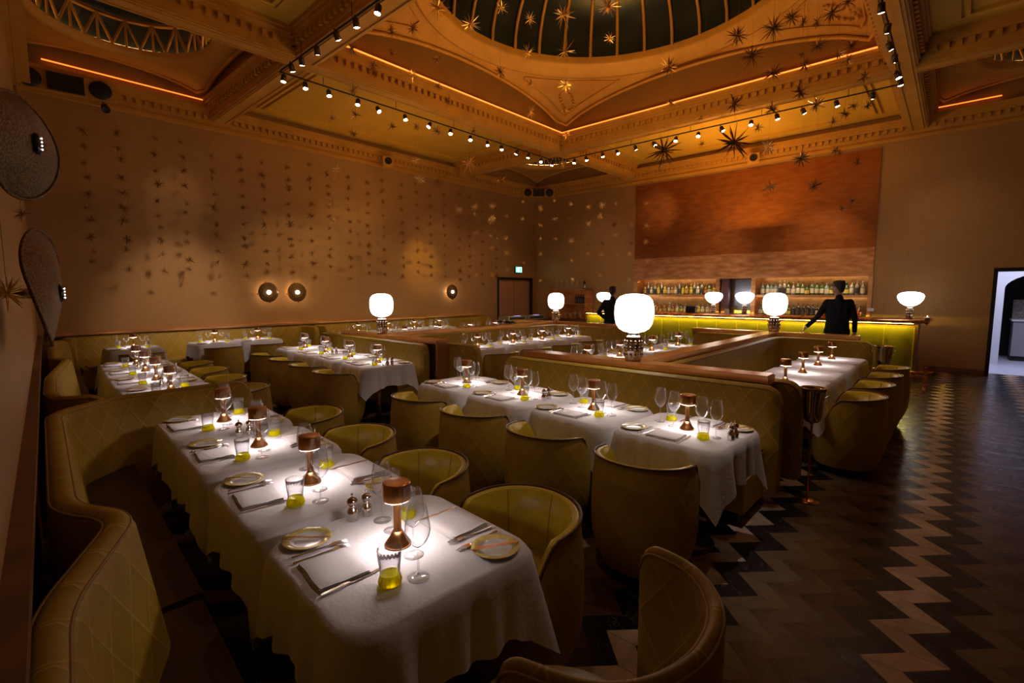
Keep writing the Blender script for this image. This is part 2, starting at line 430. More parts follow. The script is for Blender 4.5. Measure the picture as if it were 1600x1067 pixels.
def panelmat(name, c1, c2, rough, sx=1, sz=1, rows=.24):
    m, nt, out = newmat(name)
    b = nt.nodes.new('ShaderNodeBsdfPrincipled'); nt.links.new(b.outputs[0], out.inputs[0])
    b.inputs['Metallic'].default_value = .8; b.inputs['Roughness'].default_value = rough
    tc = nt.nodes.new('ShaderNodeTexCoord'); mp = nt.nodes.new('ShaderNodeMapping'); mp.inputs['Scale'].default_value = (.7, 1, 2.4)
    nt.links.new(tc.outputs['Object'], mp.inputs['Vector'])
    n = nt.nodes.new('ShaderNodeTexNoise'); n.inputs['Scale'].default_value = 5; n.inputs['Detail'].default_value = 8; nt.links.new(mp.outputs[0], n.inputs['Vector'])
    mx = nt.nodes.new('ShaderNodeMix'); mx.data_type = 'RGBA'; mx.inputs[6].default_value = (*c1, 1); mx.inputs[7].default_value = (*c2, 1)
    r = nt.nodes.new('ShaderNodeMapRange'); r.inputs[1].default_value = .35; r.inputs[2].default_value = .65
    nt.links.new(n.outputs['Fac'], r.inputs[0]); nt.links.new(r.outputs[0], mx.inputs[0]); nt.links.new(mx.outputs[2], b.inputs['Base Color'])
    rr = nt.nodes.new('ShaderNodeMapRange'); rr.inputs[3].default_value = rough - .1; rr.inputs[4].default_value = rough + .15
    nt.links.new(n.outputs['Fac'], rr.inputs[0]); nt.links.new(rr.outputs[0], b.inputs['Roughness'])
    bp = nt.nodes.new('ShaderNodeBump'); bp.inputs['Strength'].default_value = .3; bp.inputs['Distance'].default_value = .01
    nt.links.new(n.outputs['Fac'], bp.inputs['Height']); nt.links.new(bp.outputs[0], b.inputs['Normal'])
    return m
M['cu_dark'] = panelmat('patinated_copper_sheet', (.30, .10, .022), (.40, .14, .035), .42)
M['cu_light'] = panelmat('hammered_copper_sheet', (.55, .24, .09), (.80, .42, .18), .34)

XW, YB, ZC = -10.9, 13.25, 4.82      # left wall, bar wall, underside of the cornice
XE = 2.9
SL = -.072                            # slant of the near left wall
def ysouth(x): return -.12 + SL * x

def struct(name, mb, mats):
    return mb.build(name, mats, kind='structure')

# ------------------------------------------------------------------ room shell
def room():
    b = MB(); b.box(XW - .3, XE + .3, -.9, YB + 6.5, -.1, 0)
    struct('floor', b, [M['floor']])
    b = MB(); b.box(XW - .25, XW, -.8, 11.38, 0, 5.5); b.box(XW - .25, XW, 13.02, YB + .5, 0, 5.5); b.box(XW - .25, XW, 11.38, 13.02, 2.08, 5.5)
    b.box(XW - .4, XW - .25, 11.2, 13.3, 0, 2.3)
    struct('wall_left', b, [M['wall']])
    # bar wall with niche hole and doorway
    b = MB()
    y0, y1 = YB, YB + .45
    b.box(XW, -7.02, y0, y1, 0, 5.5); b.box(-1.40, .57, y0, y1, 0, 5.5); b.box(-7.02, -1.40, y0, y1, 2.04, 5.5); b.box(-7.02, -1.40, y0, y1, 0, .95)
    b.box(.57, 2.2, y0, y1, 2.04, 5.5); b.box(2.2, XE, y0, y1, 0, 5.5); b.box(-7.02, -1.40, y1, y1 + .08, .9, 2.1)
    struct('wall_far', b, [M['wall']])
    b = MB(); b.box(XE, XE + .25, -.8, YB, 0, 5.5)
    struct('wall_right', b, [M['wall']])
    b = MB(); xa, xb = XW, XE
    b.prism([(xa, ysouth(xa)), (xb, ysouth(xb)), (xb, ysouth(xb) - .3), (xa, ysouth(xa) - .3)], 0, 5.5)
    struct('wall_near', b, [M['wall']])
    # copper cap rails on the walls behind the benches
    b = MB(); b.box(XW, XW + .16, .85, 10.6, .955, .995)
    struct('trim_1', b, [M['rail']])
    b = MB(); b.prism([(XW + .16, ysouth(XW + .16)), (-.9, ysouth(-.9)), (-.9, ysouth(-.9) + .05), (XW + .16, ysouth(XW + .16) + .05)], .93, .985)
    struct('trim_2', b, [M['railwood']])
    # skirting on bar wall right
    b = MB(); b.box(-.4, .55, YB - .02, YB, 0, .12)
    struct('baseboard_far', b, [M['railwood']])
    # door in left wall (pair of copper leaves)
    d = MB(); d.box(XW - .12, XW - .07, 11.40, 12.19, .01, 2.06)
    o1 = struct('door_1', d, [M['door_copper']])
    d = MB(); d.box(XW - .12, XW - .07, 12.21, 13.0, .01, 2.06)
    struct('door_2', d, [M['door_copper']])
    d = MB(); d.box(XW - .13, XW + .03, 11.32, 11.38, 0, 2.08); d.box(XW - .13, XW + .03, 13.0, 13.06, 0, 2.14); d.box(XW - .13, XW + .03, 11.32, 13.06, 2.08, 2.14)
    struct('trim_3', d, [M['plinth']])
    # doorway to the white hall
    d = MB(); d.box(.51, .57, YB - .03, YB + .5, 0, 2.06); d.box(.51, 2.2, YB - .03, YB + .5, 2.04, 2.10)
    struct('trim_4', d, [M['plinth']])
    # hall beyond
    b = MB()
    yh = YB + 2.3
    b.box(.2, 3.2, YB + .45, YB + 5.6, -.004, .004)
    struct('floor', b, [M['hallfloor']])
    b = MB(); b.box(.30, .38, YB + .45, YB + 5.6, 0, 3.0); b.box(.3, 3.2, YB + 5.5, YB + 5.6, 0, 3); b.box(3.2, 3.3, YB + .45, YB + 5.6, 0, 3); b.box(.3, 3.2, YB + .45, YB + 5.6, 2.95, 3.0)
    struct('wall_hall', b, [M['hallwhite']])
    # arch partition
    b = MB(); x0, x1 = .80, 3.2; cx = (x0 + x1) / 2; r = (x1 - x0) / 2; zs = 1.72
    n = 24
    for k in range(n):
        a0 = pi * k / n; a1 = pi * (k + 1) / n
        p0 = (cx - r * cos(a0), zs + .42 * sin(a0)); p1 = (cx - r * cos(a1), zs + .42 * sin(a1))
        vs = [(p0[0], yh, p0[1]), (p1[0], yh, p1[1]), (p1[0], yh, 2.95), (p0[0], yh, 2.95)]
        vs += [(x, y + .25, z) for x, y, z in vs]
        b.add(vs, [(0, 1, 2, 3), (7, 6, 5, 4), (0, 4, 5, 1)])
    b.box(.38, x0, yh, yh + .25, 0, 2.95)
    struct('wall_hall', b, [M['hallwhite']])
    b = MB(); b.box(x0, 3.2, yh + .25, yh + 2.2, 2.2, 2.3); b.box(x0 - .1, 3.2, yh + 2.2, yh + 2.3, 0, 2.3)
    struct('wall_hall', b, [M['black']])
    # counter in the alcove
    c = empty('hall_counter', (2.1, yh + 1.3, 0), 0, 'pale grey counter under the dark arch seen through the doorway', 'counter')
    b = MB(); b.box(-1.05, 1.05, -.3, .3, .12, .95); b.build('cabinet', P('hall_counter_grey', (.30, .28, .32), .6), c)
    b = MB(); b.box(-1.08, 1.08, -.34, .3, .95, .99); b.build('worktop', M['hallwhite'], c)
    b = MB(); b.box(-1.05, 1.05, .22, .3, .99, 1.45); b.build('tile_back', P('zigzag_grey_tile', (.35, .30, .28), .5, noise=.6, nscale=18), c)
    b = MB(); b.box(-1.05, 1.05, -.25, .3, 0, .12); b.build('plinth', M['black'], c)
room()

# ------------------------------------------------------------------ ceiling
def dentil_row(b, p0, p1, z0, z1, w, gap, out, horiz):
    # blocks along an axis aligned line; out = (dx,dy) depth direction
    L = abs((p1[0] - p0[0]) + (p1[1] - p0[1]))
    n = int(L / (w + gap))
    for k in range(n):
        t = (k + .5) / n
        x = p0[0] + (p1[0] - p0[0]) * t; y = p0[1] + (p1[1] - p0[1]) * t
        if horiz: xa, xb = x - w / 2, x + w / 2; ya, yb = sorted((y, y + out[1]))
        else: ya, yb = y - w / 2, y + w / 2; xa, xb = sorted((x, x + out[0]))
        b.box(xa, xb, ya, yb, z0, z1)

def moulding(b, p0, p1, z, side):
    """stepped cornice under the ceiling level z+.4 going outward from the line p0-p1 (axis aligned); side = +-1 normal"""
    horiz = abs(p1[0] - p0[0]) > abs(p1[1] - p0[1])
    steps = [(0, .05, .03), (.05, .10, .05), (.19, .235, .10), (.235, .28, .13), (.28, .335, .16)]
    for a, c, d in steps:
        if horiz:
            ya, yb = sorted((p0[1], p0[1] + side * d)); b.box(min(p0[0], p1[0]), max(p0[0], p1[0]), ya, yb, z + a, z + c)
        else:
            xa, xb = sorted((p0[0], p0[0] + side * d)); b.box(xa, xb, min(p0[1], p1[1]), max(p0[1], p1[1]), z + a, z + c)
    if horiz:
        ya, yb = sorted((p0[1], p0[1] + side * .045)); b.box(min(p0[0], p1[0]), max(p0[0], p1[0]), ya, yb, z + .10, z + .19)
        dentil_row(b, p0, p1, z + .108, z + .185, .065, .065, (0, side * .095), True)
    else:
        xa, xb = sorted((p0[0], p0[0] + side * .045)); b.box(xa, xb, min(p0[1], p1[1]), max(p0[1], p1[1]), z + .10, z + .19)
        dentil_row(b, p0, p1, z + .108, z + .185, .065, .065, (side * .095, 0), False)

XA, XB_, YA, YB_ = -7.30, -.80, 3.50, 9.75    # beam centre lines
CB = 4.95                                     # beam underside
HB = .14
ZF = 5.30                                     # flat ceiling of side strips
def beams():
    i = 5
    for x in (XA, XB_):
        b = MB(); b.box(x - HB, x + HB, .0, YB, CB, ZF)
        spans = [(ysouth(x) + .3, YA - HB), (YA + HB, YB_ - HB), (YB_ + HB, YB)]
        for a, c in spans:
            for s in (-1, 1):
                moulding(b, (x + s * HB, a), (x + s * HB, c), CB + .02, s)
        # raised soffit fillets
        for s in (-1, 1): b.box(x + s * .09 - .01, x + s * .09 + .01, .3, YB, CB - .012, CB)
        struct('trim_%d' % i, b, [M['plaster']]); i += 1
    for y in (YA, YB_):
        b = MB()
        b.box(XW, XE, y - HB, y + HB, CB + .001, ZF)
        spans = [(XW, XA - HB), (XA + HB, XB_ - HB), (XB_ + HB, XE)]
        for a, c in spans:
            for s in (-1, 1):
                moulding(b, (a, y + s * HB), (c, y + s * HB), CB + .02, s)
        for a, c in spans:
            for s in (-1, 1): b.box(a, c, y + s * .10 - .01, y + s * .10 + .01, CB - .012, CB)
        struct('trim_%d' % i, b, [M['plaster']]); i += 1
    # wall cornices
    b = MB(); moulding(b, (XW, .7), (XW, YB), ZC + .02, 1); b.box(XW, XW + .06, .7, YB, ZC - .05, ZC + .02); struct('trim_%d' % i, b, [M['plaster']]); i += 1
    b = MB(); moulding(b, (XW, YB), (XE, YB), ZC + .02, -1); b.box(XW, XE, YB - .06, YB, ZC - .05, ZC + .02); struct('trim_%d' % i, b, [M['plaster']]); i += 1
    b = MB(); b.prism([(XW, ysouth(XW)), (XE, ysouth(XE)), (XE, ysouth(XE) + .12), (XW, ysouth(XW) + .2)], ZC, ZC + .4); struct('trim_%d' % i, b, [M['plaster']]); i += 1
    return i

def flat_panel(b, x0, x1, y0, y1, z):
    b.box(x0, x1, y0, y1, z, z + .1)
    # raised rectangular panel moulding
    m = .42
    if x1 - x0 > 1.2 and y1 - y0 > 1.2:
        for k, (o, h) in enumerate(((m, .03), (m + .09, .045))):
            w = .05
            a0, a1, c0, c1 = x0 + o, x1 - o, y0 + o, y1 - o
            b.box(a0, a1, c0, c0 + w, z - h, z); b.box(a0, a1, c1 - w, c1, z - h, z)
            b.box(a0, a0 + w, c0 + w, c1 - w, z - h, z); b.box(a1 - w, a1, c0 + w, c1 - w, z - h, z)

def pendentive_bay(cx, cy, hx, hy, zc, arch, R, zr, name_i, ns=96):
    """square bay: vertical lunettes, pendentives rising to a ring of radius R at height zr"""
    b = MB()
    out = []; inn = []; low = []
    for k in range(ns + 1):
        a = 2 * pi * k / ns
        c, s = cos(a), sin(a)
        t = min(hx / abs(c) if abs(c) > 1e-9 else 1e9, hy / abs(s) if abs(s) > 1e-9 else 1e9)
        x, y = c * t, s * t
        # arch height along the side
        if hx / max(abs(c), 1e-9) < hy / max(abs(s), 1e-9): q = y / hy
        else: q = x / hx
        z = zc + arch * (1 - q * q) ** .6
        out.append((cx + x, cy + y, z)); low.append((cx + x, cy + y, zc)); inn.append((cx + R * c, cy + R * s, zr))
    rows = 8
    vs = []; fs = []
    for j in range(rows + 1):
        t = j / rows
        for k in range(ns + 1):
            o, n_ = Vector(out[k]), Vector(inn[k])
            p = o.lerp(n_, t)
            p.z = o.z + (n_.z - o.z) * (t ** .8)
            vs.append(tuple(p))
    for j in range(rows):
        for k in range(ns):
            a = j * (ns + 1) + k
            fs.append((a, a + 1, a + ns + 2, a + ns + 1))
    b.add(vs, fs, None, True)
    # arch band edge (a bevelled raised rib along each arch)
    b.tube([(x + (cx - x) * .012, y + (cy - y) * .012, z - .01) for x, y, z in out], .035, 6)
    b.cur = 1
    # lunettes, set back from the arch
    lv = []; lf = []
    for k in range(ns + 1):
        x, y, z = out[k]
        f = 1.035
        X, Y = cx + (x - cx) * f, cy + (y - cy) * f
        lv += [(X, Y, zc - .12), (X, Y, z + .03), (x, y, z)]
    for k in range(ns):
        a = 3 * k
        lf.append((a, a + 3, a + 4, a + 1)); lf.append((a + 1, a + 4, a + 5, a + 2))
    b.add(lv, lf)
    return b

def ceiling():
    i = beams()
    gx = [(XW, XA - HB), (XA + HB, XB_ - HB), (XB_ + HB, XE)]
    gy = [(.0, YA - HB), (YA + HB, YB_ - HB), (YB_ + HB, YB)]
    b = MB()
    flat_panel(b, gx[0][0], gx[0][1], gy[1][0], gy[1][1], ZF)
    flat_panel(b, gx[2][0], gx[2][1], gy[1][0], gy[1][1], ZF)
    flat_panel(b, gx[1][0], gx[1][1], gy[0][0] - .6, gy[0][1], ZF)
    flat_panel(b, gx[1][0], gx[1][1], gy[2][0], gy[2][1], ZF)
    struct('ceiling', b, [M['plaster_hi']])
    # roof slab above everything
    b = MB(); b.box(XW - .25, XE + .25, -.9, YB + .5, 8.6, 8.7)
    for x0, x1, y0, y1 in ((XW - .25, XW, -.9, YB + .5), (XE, XE + .25, -.9, YB + .5), (XW, XE, YB, YB + .5), (XW, XE, -.9, -.7)):
        b.box(x0, x1, y0, y1, 5.5, 8.6)
    struct('ceiling', b, [M['plinth']])
    # centre bay
    cx, cy = (XA + XB_) / 2, (YA + YB_) / 2
    hx, hy = (XB_ - XA) / 2 - .30, (YB_ - YA) / 2 - .30
    R = 2.90
    b = pendentive_bay(cx, cy, hx + .03, hy + .03, 5.34, 0.58, R, 6.08, 0)
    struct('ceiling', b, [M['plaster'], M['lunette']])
    # moulded ring
    b = MB(); prof = [(R + .02, 6.07), (R + .01, 6.03), (R - .03, 6.03), (R - .04, 6.08), (R - .07, 6.09), (R - .08, 6.13), (R - .11, 6.14), (R - .12, 6.19), (R - .15, 6.20), (R - .17, 6.27), (R - .18, 6.36)]
    b.lathe(prof, 96, (cx, cy, 0)); struct('trim_%d' % i, b, [M['plaster']]); i += 1
    # dome
    b = MB(); Rd = R - .17
    prof = [(Rd * cos(t), 6.33 + 1.75 * sin(t)) for t in [radians(a) for a in range(0, 91, 6)]]
    prof[-1] = (.01, prof[-1][1])
    b.lathe(prof, 96, (cx, cy, 0)); struct('ceiling', b, [M['domeglass']])
    b = MB()
    for k in range(32):
        a = 2 * pi * (k + .5) / 32
        pts = [(cx + (Rd - .04) * cos(t) * cos(a), cy + (Rd - .04) * cos(t) * sin(a), 6.33 + 1.70 * sin(t)) for t in [radians(q) for q in range(0, 85, 7)]]
        b.tube(pts, .032, 5)
    struct('trim_%d' % i, b, [M['plaster']]); i += 1
    # triangular panel moulding and a wreath on each pendentive of the centre bay
    b = MB()
    for sx in (-1, 1):
        for sy in (-1, 1):
            a0 = atan2(sy * hy, sx * hx)
            def pp(da, t):
                a = a0 + da
                c, s = cos(a), sin(a)
                tt = min(hx / abs(c), hy / abs(s)); x, y = c * tt, s * tt
                q = (y / hy) if hx / abs(c) < hy / abs(s) else (x / hx)
                z = 5.34 + .58 * (1 - q * q) ** .6
                o = Vector((cx + x, cy + y, z)); n_ = Vector((cx + R * c, cy + R * s, 6.08))
                p = o.lerp(n_, t); p.z = o.z + (n_.z - o.z) * (t ** .8)
                p += (Vector((cx, cy, 5.0)) - p).normalized() * .015
                return p
            def ln(da):
                a = a0 + da; c, s = cos(a), sin(a); tt = min(hx / abs(c), hy / abs(s))
                return max(.05, tt - R)
            das = []; q_ = 0.0
            while ln(q_) > .34 and q_ < .6: das.append(q_); q_ += .03
            up_ = [pp(d_, min(.8, .17 / ln(d_) + (.10 if d_ == 0 else .03))) for d_ in das]
            dn_ = [pp(-d_, min(.8, .17 / ln(-d_) + (.10 if d_ == 0 else .03))) for d_ in das]
            top = [pp(d_, 1 - .13 / ln(d_)) for d_ in das[::-1]] + [pp(-d_, 1 - .13 / ln(-d_)) for d_ in das[1:]]
            tri = up_ + top + dn_[::-1]
            b.tube(tri, .016, 5)
            ctr = pp(0, .52); ax = (pp(.05, .52) - ctr).normalized(); ay = (pp(0, .6) - ctr).normalized()
            for k in range(18):
                t = 2 * pi * k / 18
                p = ctr + ax * (.2 * cos(t)) + ay * (.2 * sin(t))
                b.ell(p, (.035, .035, .03), 6, 4)
    struct('trim_%d' % i, b, [M['plaster']]); i += 1
    # cove LED strips round the centre bay (behind the lip)
    n = 1
    for x0, x1, y0, y1 in ((cx - hx - .01, cx - hx + .012, cy - hy, cy + hy), (cx + hx - .012, cx + hx + .01, cy - hy, cy + hy), (cx - hx, cx + hx, cy - hy - .01, cy - hy + .012), (cx - hx, cx + hx, cy + hy - .012, cy + hy + .01)):
        b = MB(); b.box(x0, x1, y0, y1, 5.308, 5.326)
        o = b.build('cove_light_strip', M['cove'])
        tag(o, ['left side', 'right side', 'near side', 'far side'][n - 1].join(['amber light strip glowing in the cove along the ', ' of the dome bay']), 'light strip', 'cove strips of the dome bay'); n += 1
    # corner bays with small lanterns
    for (ux0, ux1), (uy0, uy1), nm in ((gx[0], (.25, gy[0][1]), 'near left'), (gx[0], gy[2], 'far left'), (gx[2], gy[2], 'far right')):
        ccx, ccy = (ux0 + ux1) / 2, (uy0 + uy1) / 2
        kx, ky = (ux1 - ux0) / 2 - .15, (uy1 - uy0) / 2 - .15
        Rr = min(1.18, kx - .12)
        bb = pendentive_bay(ccx, ccy, kx + .03, ky + .03, 5.31, .26, Rr, 5.52, 0, 64)
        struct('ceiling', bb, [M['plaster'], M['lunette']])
        b = MB(); b.lathe([(Rr, 5.50), (Rr - .03, 5.49), (Rr - .10, 5.52), (Rr - .12, 5.60), (Rr - .12, 5.62)], 64, (ccx, ccy, 0)); struct('trim_%d' % i, b, [M['plaster']]); i += 1
        b = MB(); b.lathe([(Rr - .02, 5.60), (Rr + .02, 6.15), (.01, 6.4)], 64, (ccx, ccy, 0)); struct('ceiling', b, [M['domeglass']])
        b = MB()
        ns = 18
        for k in range(ns):
            a0, a1, a2 = 2 * pi * k / ns, 2 * pi * (k + .5) / ns, 2 * pi * (k + 1) / ns
            q = Rr - .16
            L = lambda a, z: (ccx + q * cos(a), ccy + q * sin(a), z)
            b.tube([L(a0, 5.6), L(a1, 6.0)], .022, 5); b.tube([L(a1, 6.0), L(a2, 5.6)], .022, 5)
            b.tube([L(a1, 5.6), L(a1, 6.0)], .018, 5)
        b.lathe([(Rr - .2, 5.99), (Rr - .12, 5.99), (Rr - .12, 6.03), (Rr - .2, 6.03)], 48, (ccx, ccy, 0))
        struct('trim_%d' % i, b, [M['plaster']]); i += 1
        b = MB()
        if nm == 'near left': b.box(ccx - kx - .03, ccx - kx - .01, ccy - ky + .6, ccy + ky, 5.262, 5.28)
        elif nm == 'far right': b.box(ccx - kx, ccx - kx + .9, ccy + ky + .01, ccy + ky + .03, 5.262, 5.28)
        else: b.box(ccx - kx, ccx - kx + .6, ccy - ky - .03, ccy - ky - .01, 5.262, 5.28)
        o = b.build('cove_light_strip', M['cove2'] if 'cove2' in M else M['cove']); tag(o, 'amber light strip hidden round the %s corner bay of the ceiling' % nm, 'light strip')
        # lantern glow strip
        b = MB(); b.lathe([(Rr - .07, 5.63), (Rr - .05, 5.63), (Rr - .05, 5.64), (Rr - .07, 5.64)], 48, (ccx, ccy, 0))
        o = b.build('cove_light_strip', M['cove3']); tag(o, 'amber light ring at the foot of the %s ceiling lantern' % nm, 'light strip')
M['cove2'] = EM('amber_corner_led', (1.0, .22, .03), .9)
M['cove3'] = EM('amber_lantern_led', (1.0, .50, .16), 5.0)
ceiling()

# ------------------------------------------------------------------ seating
def smooth_path(pts, rad=.25, n=7):
    """round the corners of a polyline"""
    P_ = [Vector((p[0], p[1])) for p in pts]
    out = [P_[0]]
    for i in range(1, len(P_) - 1):
        a, b_, c = P_[i - 1], P_[i], P_[i + 1]
        u = (a - b_); v = (c - b_)
        r = min(rad, u.length * .48, v.length * .48)
        p0 = b_ + u.normalized() * r; p1 = b_ + v.normalized() * r
        for k in range(n + 1):
            t = k / n
            out.append((p0 * (1 - t) ** 2) + b_ * (2 * t * (1 - t)) + p1 * t * t)
    out.append(P_[-1])
    return out

def resample(pts, step=.05):
    out = [pts[0]]
    for a, b_ in zip(pts[:-1], pts[1:]):
        L = (b_ - a).length
        n = max(1, int(L / step))
        for k in range(1, n + 1): out.append(a.lerp(b_, k / n))
    return out

def sweep_back(path, t=.14, z0=.12, h=.93, lean=0.0, side=1, endr=.13, rnd=.25, step=.05):
    """upholstered back swept along a plan path; side = where the sitters are (+1 left of the path)"""
    pts = resample(smooth_path(path, rnd), step)
    L = [0]
    for a, b_ in zip(pts[:-1], pts[1:]): L.append(L[-1] + (b_ - a).length)
    tot = L[-1]
    vs = []; uv = []; prof_n = None
    for i, p in enumerate(pts):
        d = (pts[min(i + 1, len(pts) - 1)] - pts[max(i - 1, 0)]).normalized()
        nrm = Vector((-d.y, d.x))
        e = min(L[i], tot - L[i])
        hh = h; tt = t
        if e < endr:
            q = 1 - e / endr
            hh = h - endr * (1 - sqrt(max(0, 1 - q * q)))
            tt = t * (.55 + .45 * sqrt(max(0, 1 - q * q)))
        o = lean * side
        prof = [(-tt / 2, z0), (-tt / 2, hh * .6), (-tt / 2, hh - .045), (-tt * .38, hh - .015), (-tt * .15, hh), (tt * .15, hh), (tt * .38, hh - .015), (tt / 2, hh - .045), (tt / 2, hh * .6), (tt / 2, z0)]
        for (w, z) in prof:
            sh = o * (1 - z / h) if (w * side > 0) else 0
            q = p + nrm * (w + sh)
            vs.append((q.x, q.y, z)); uv.append((L[i], z if abs(w) > tt * .4 else z + .02))
        prof_n = len(prof)
    b = MB(); n = prof_n
    fs = []
    for j in range(len(pts) - 1):
        for k in range(n - 1):
            fs.append((j * n + k, j * n + k + 1, (j + 1) * n + k + 1, (j + 1) * n + k))
    b.add(vs, fs, uv, True)
    m = len(pts) * n
    b.add(vs, [tuple(range(n))[::-1], tuple(range(m - n, m))], uv)
    # top seam lines
    seam = MB()
    for w in (-.42, .42):
        ln = []
        for i, p in enumerate(pts):
            d = (pts[min(i + 1, len(pts) - 1)] - pts[max(i - 1, 0)]).normalized()
            nrm = Vector((-d.y, d.x)); e = min(L[i], tot - L[i])
            hh = h; tt = t
            if e < endr:
                q = 1 - e / endr; hh = h - endr * (1 - sqrt(max(0, 1 - q * q))); tt = t * (.55 + .45 * sqrt(max(0, 1 - q * q)))
            q2 = p + nrm * (w * tt)
            ln.append((q2.x, q2.y, hh - .018))
        seam.tube(ln, .005, 5)
    return b, seam

def banquette(name, label, path, seats, h=.93, seatmat='leather_seat', t=.14, lean=.08, side=1, cat='banquette', rnd=.25, group=None, cushions=2):
    root = empty('banquette', (path[0][0], path[0][1], 0), 0, label, cat, group)
    ox, oy = path[0][0], path[0][1]
    loc = [(x - ox, y - oy) for x, y in path]
    b, seam = sweep_back(loc, t=t, h=h, lean=lean, side=side, rnd=rnd, step=.03)
    bk = b.build('backrest', M['quilt'], root)
    seam.build('piping', M['leather_seat'], bk)
    for poly in seats:
        pl = [(x - ox, y - oy) for x, y in poly]
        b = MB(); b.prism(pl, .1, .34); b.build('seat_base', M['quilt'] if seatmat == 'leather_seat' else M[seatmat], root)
        cx = sum(p[0] for p in pl) / len(pl); cy = sum(p[1] for p in pl) / len(pl)
        b = MB()
        ins = [(cx + (x - cx) * .995, cy + (y - cy) * .99) for x, y in pl]
        ins2 = [(cx + (x - cx) * .985, cy + (y - cy) * .95) for x, y in pl]
        b.prism(ins, .345, .43); b.prism(ins2, .43, .455)
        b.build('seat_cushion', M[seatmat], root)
        b = MB(); ins = [(cx + (x - cx) * .97, cy + (y - cy) * .9) for x, y in pl]
        b.prism(ins, 0, .1); b.build('plinth', M['plinth'], root)
    return root

def rect(x0, x1, y0, y1): return [(x0, y0), (x1, y0), (x1, y1), (x0, y1)]

# south benches (the near wall)
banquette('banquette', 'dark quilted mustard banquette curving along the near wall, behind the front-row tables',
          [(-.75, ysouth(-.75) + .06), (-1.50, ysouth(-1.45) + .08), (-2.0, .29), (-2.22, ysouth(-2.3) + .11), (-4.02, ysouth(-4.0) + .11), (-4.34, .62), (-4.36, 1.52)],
          [[(-4.24, ysouth(-4.2) + .20), (-2.15, ysouth(-2.15) + .20), (-2.15, .54), (-4.24, .69)], [(-2.13, ysouth(-2.13) + .20), (-.75, ysouth(-.75) + .16), (-.75, .42), (-2.13, .53)]], side=-1, lean=.14, rnd=.13, t=.085, seatmat='seat_shaded')
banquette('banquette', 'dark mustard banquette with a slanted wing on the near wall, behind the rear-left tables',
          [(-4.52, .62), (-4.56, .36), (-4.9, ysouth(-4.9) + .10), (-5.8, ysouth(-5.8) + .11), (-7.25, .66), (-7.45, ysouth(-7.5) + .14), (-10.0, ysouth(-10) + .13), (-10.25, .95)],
          [[(-10.1, ysouth(-10) + .22), (-7.4, ysouth(-7.4) + .22), (-7.4, .85), (-10.1, 1.05)], [(-7.3, .80), (-5.9, .55), (-4.62, .44), (-4.62, .7), (-7.3, .86)]], side=-1, lean=.12, rnd=.12, t=.085, seatmat='seat_shaded')
banquette('banquette', 'mustard quilted banquette under the copper rail, facing the centre-row tables',
          [(-3.76, 3.75), (-3.72, 4.12), (-.98, 4.10), (-.90, 3.86)] if False else [(-3.80, 4.10), (-.92, 4.08)],
          [rect(-3.72, -1.0, 3.50, 4.0)], side=-1, lean=.05)
banquette('banquette', 'mustard quilted banquette with a rounded end, facing the mid-left row of tables',
          [(-8.62, 4.28), (-5.46, 4.24)], [rect(-8.5, -5.55, 3.80, 4.16)], side=-1, lean=.05)
banquette('banquette', 'U-shaped mustard banquette around the right-hand tables that carry only copper lamps',
          [(-.86, 4.45), (-2.12, 4.47), (-2.12, 8.80), (-.84, 8.78)], [rect(-2.04, -1.55, 4.56, 8.70)], side=-1, rnd=.3, lean=.05)
banquette('banquette', 'U-shaped mustard banquette of the inner booth behind the large globe lamp',
          [(-3.55, 8.88), (-2.42, 8.88), (-2.42, 4.54), (-3.55, 4.56)], [rect(-3.0, -2.5, 4.66, 8.78)], side=-1, rnd=.3, lean=.05)
banquette('banquette', 'U-shaped mustard banquette of the centre booth between the two copper-railed dividers',
          [(-4.78, 4.60), (-6.72, 4.60), (-6.72, 8.84), (-4.72, 8.80)], [rect(-6.64, -6.15, 4.7, 8.74)], side=-1, rnd=.3, lean=.05)
banquette('banquette', 'U-shaped mustard banquette hidden behind the left copper-railed divider',
          [(-8.0, 8.90), (-7.02, 8.90), (-7.02, 4.60), (-7.9, 4.60)], [rect(-7.6, -7.1, 4.72, 8.8)], side=-1, rnd=.3, lean=.05)
banquette('banquette', 'dark mustard wall banquette below the copper ledge, left part near the pair of disc lamps',
          [(-10.2, .98), (-10.80, .98), (-10.80, 4.92), (-10.15, 4.95)], [rect(-10.72, -10.3, 1.1, 4.85)], side=-1, rnd=.15, lean=.05)
banquette('banquette', 'mustard wall banquette below the copper ledge, far part near the single disc lamp',
          [(-10.15, 5.2), (-10.80, 5.2), (-10.80, 10.3), (-10.2, 10.3)], [rect(-10.72, -10.3, 5.32, 10.2)], side=-1, rnd=.15, lean=.05)

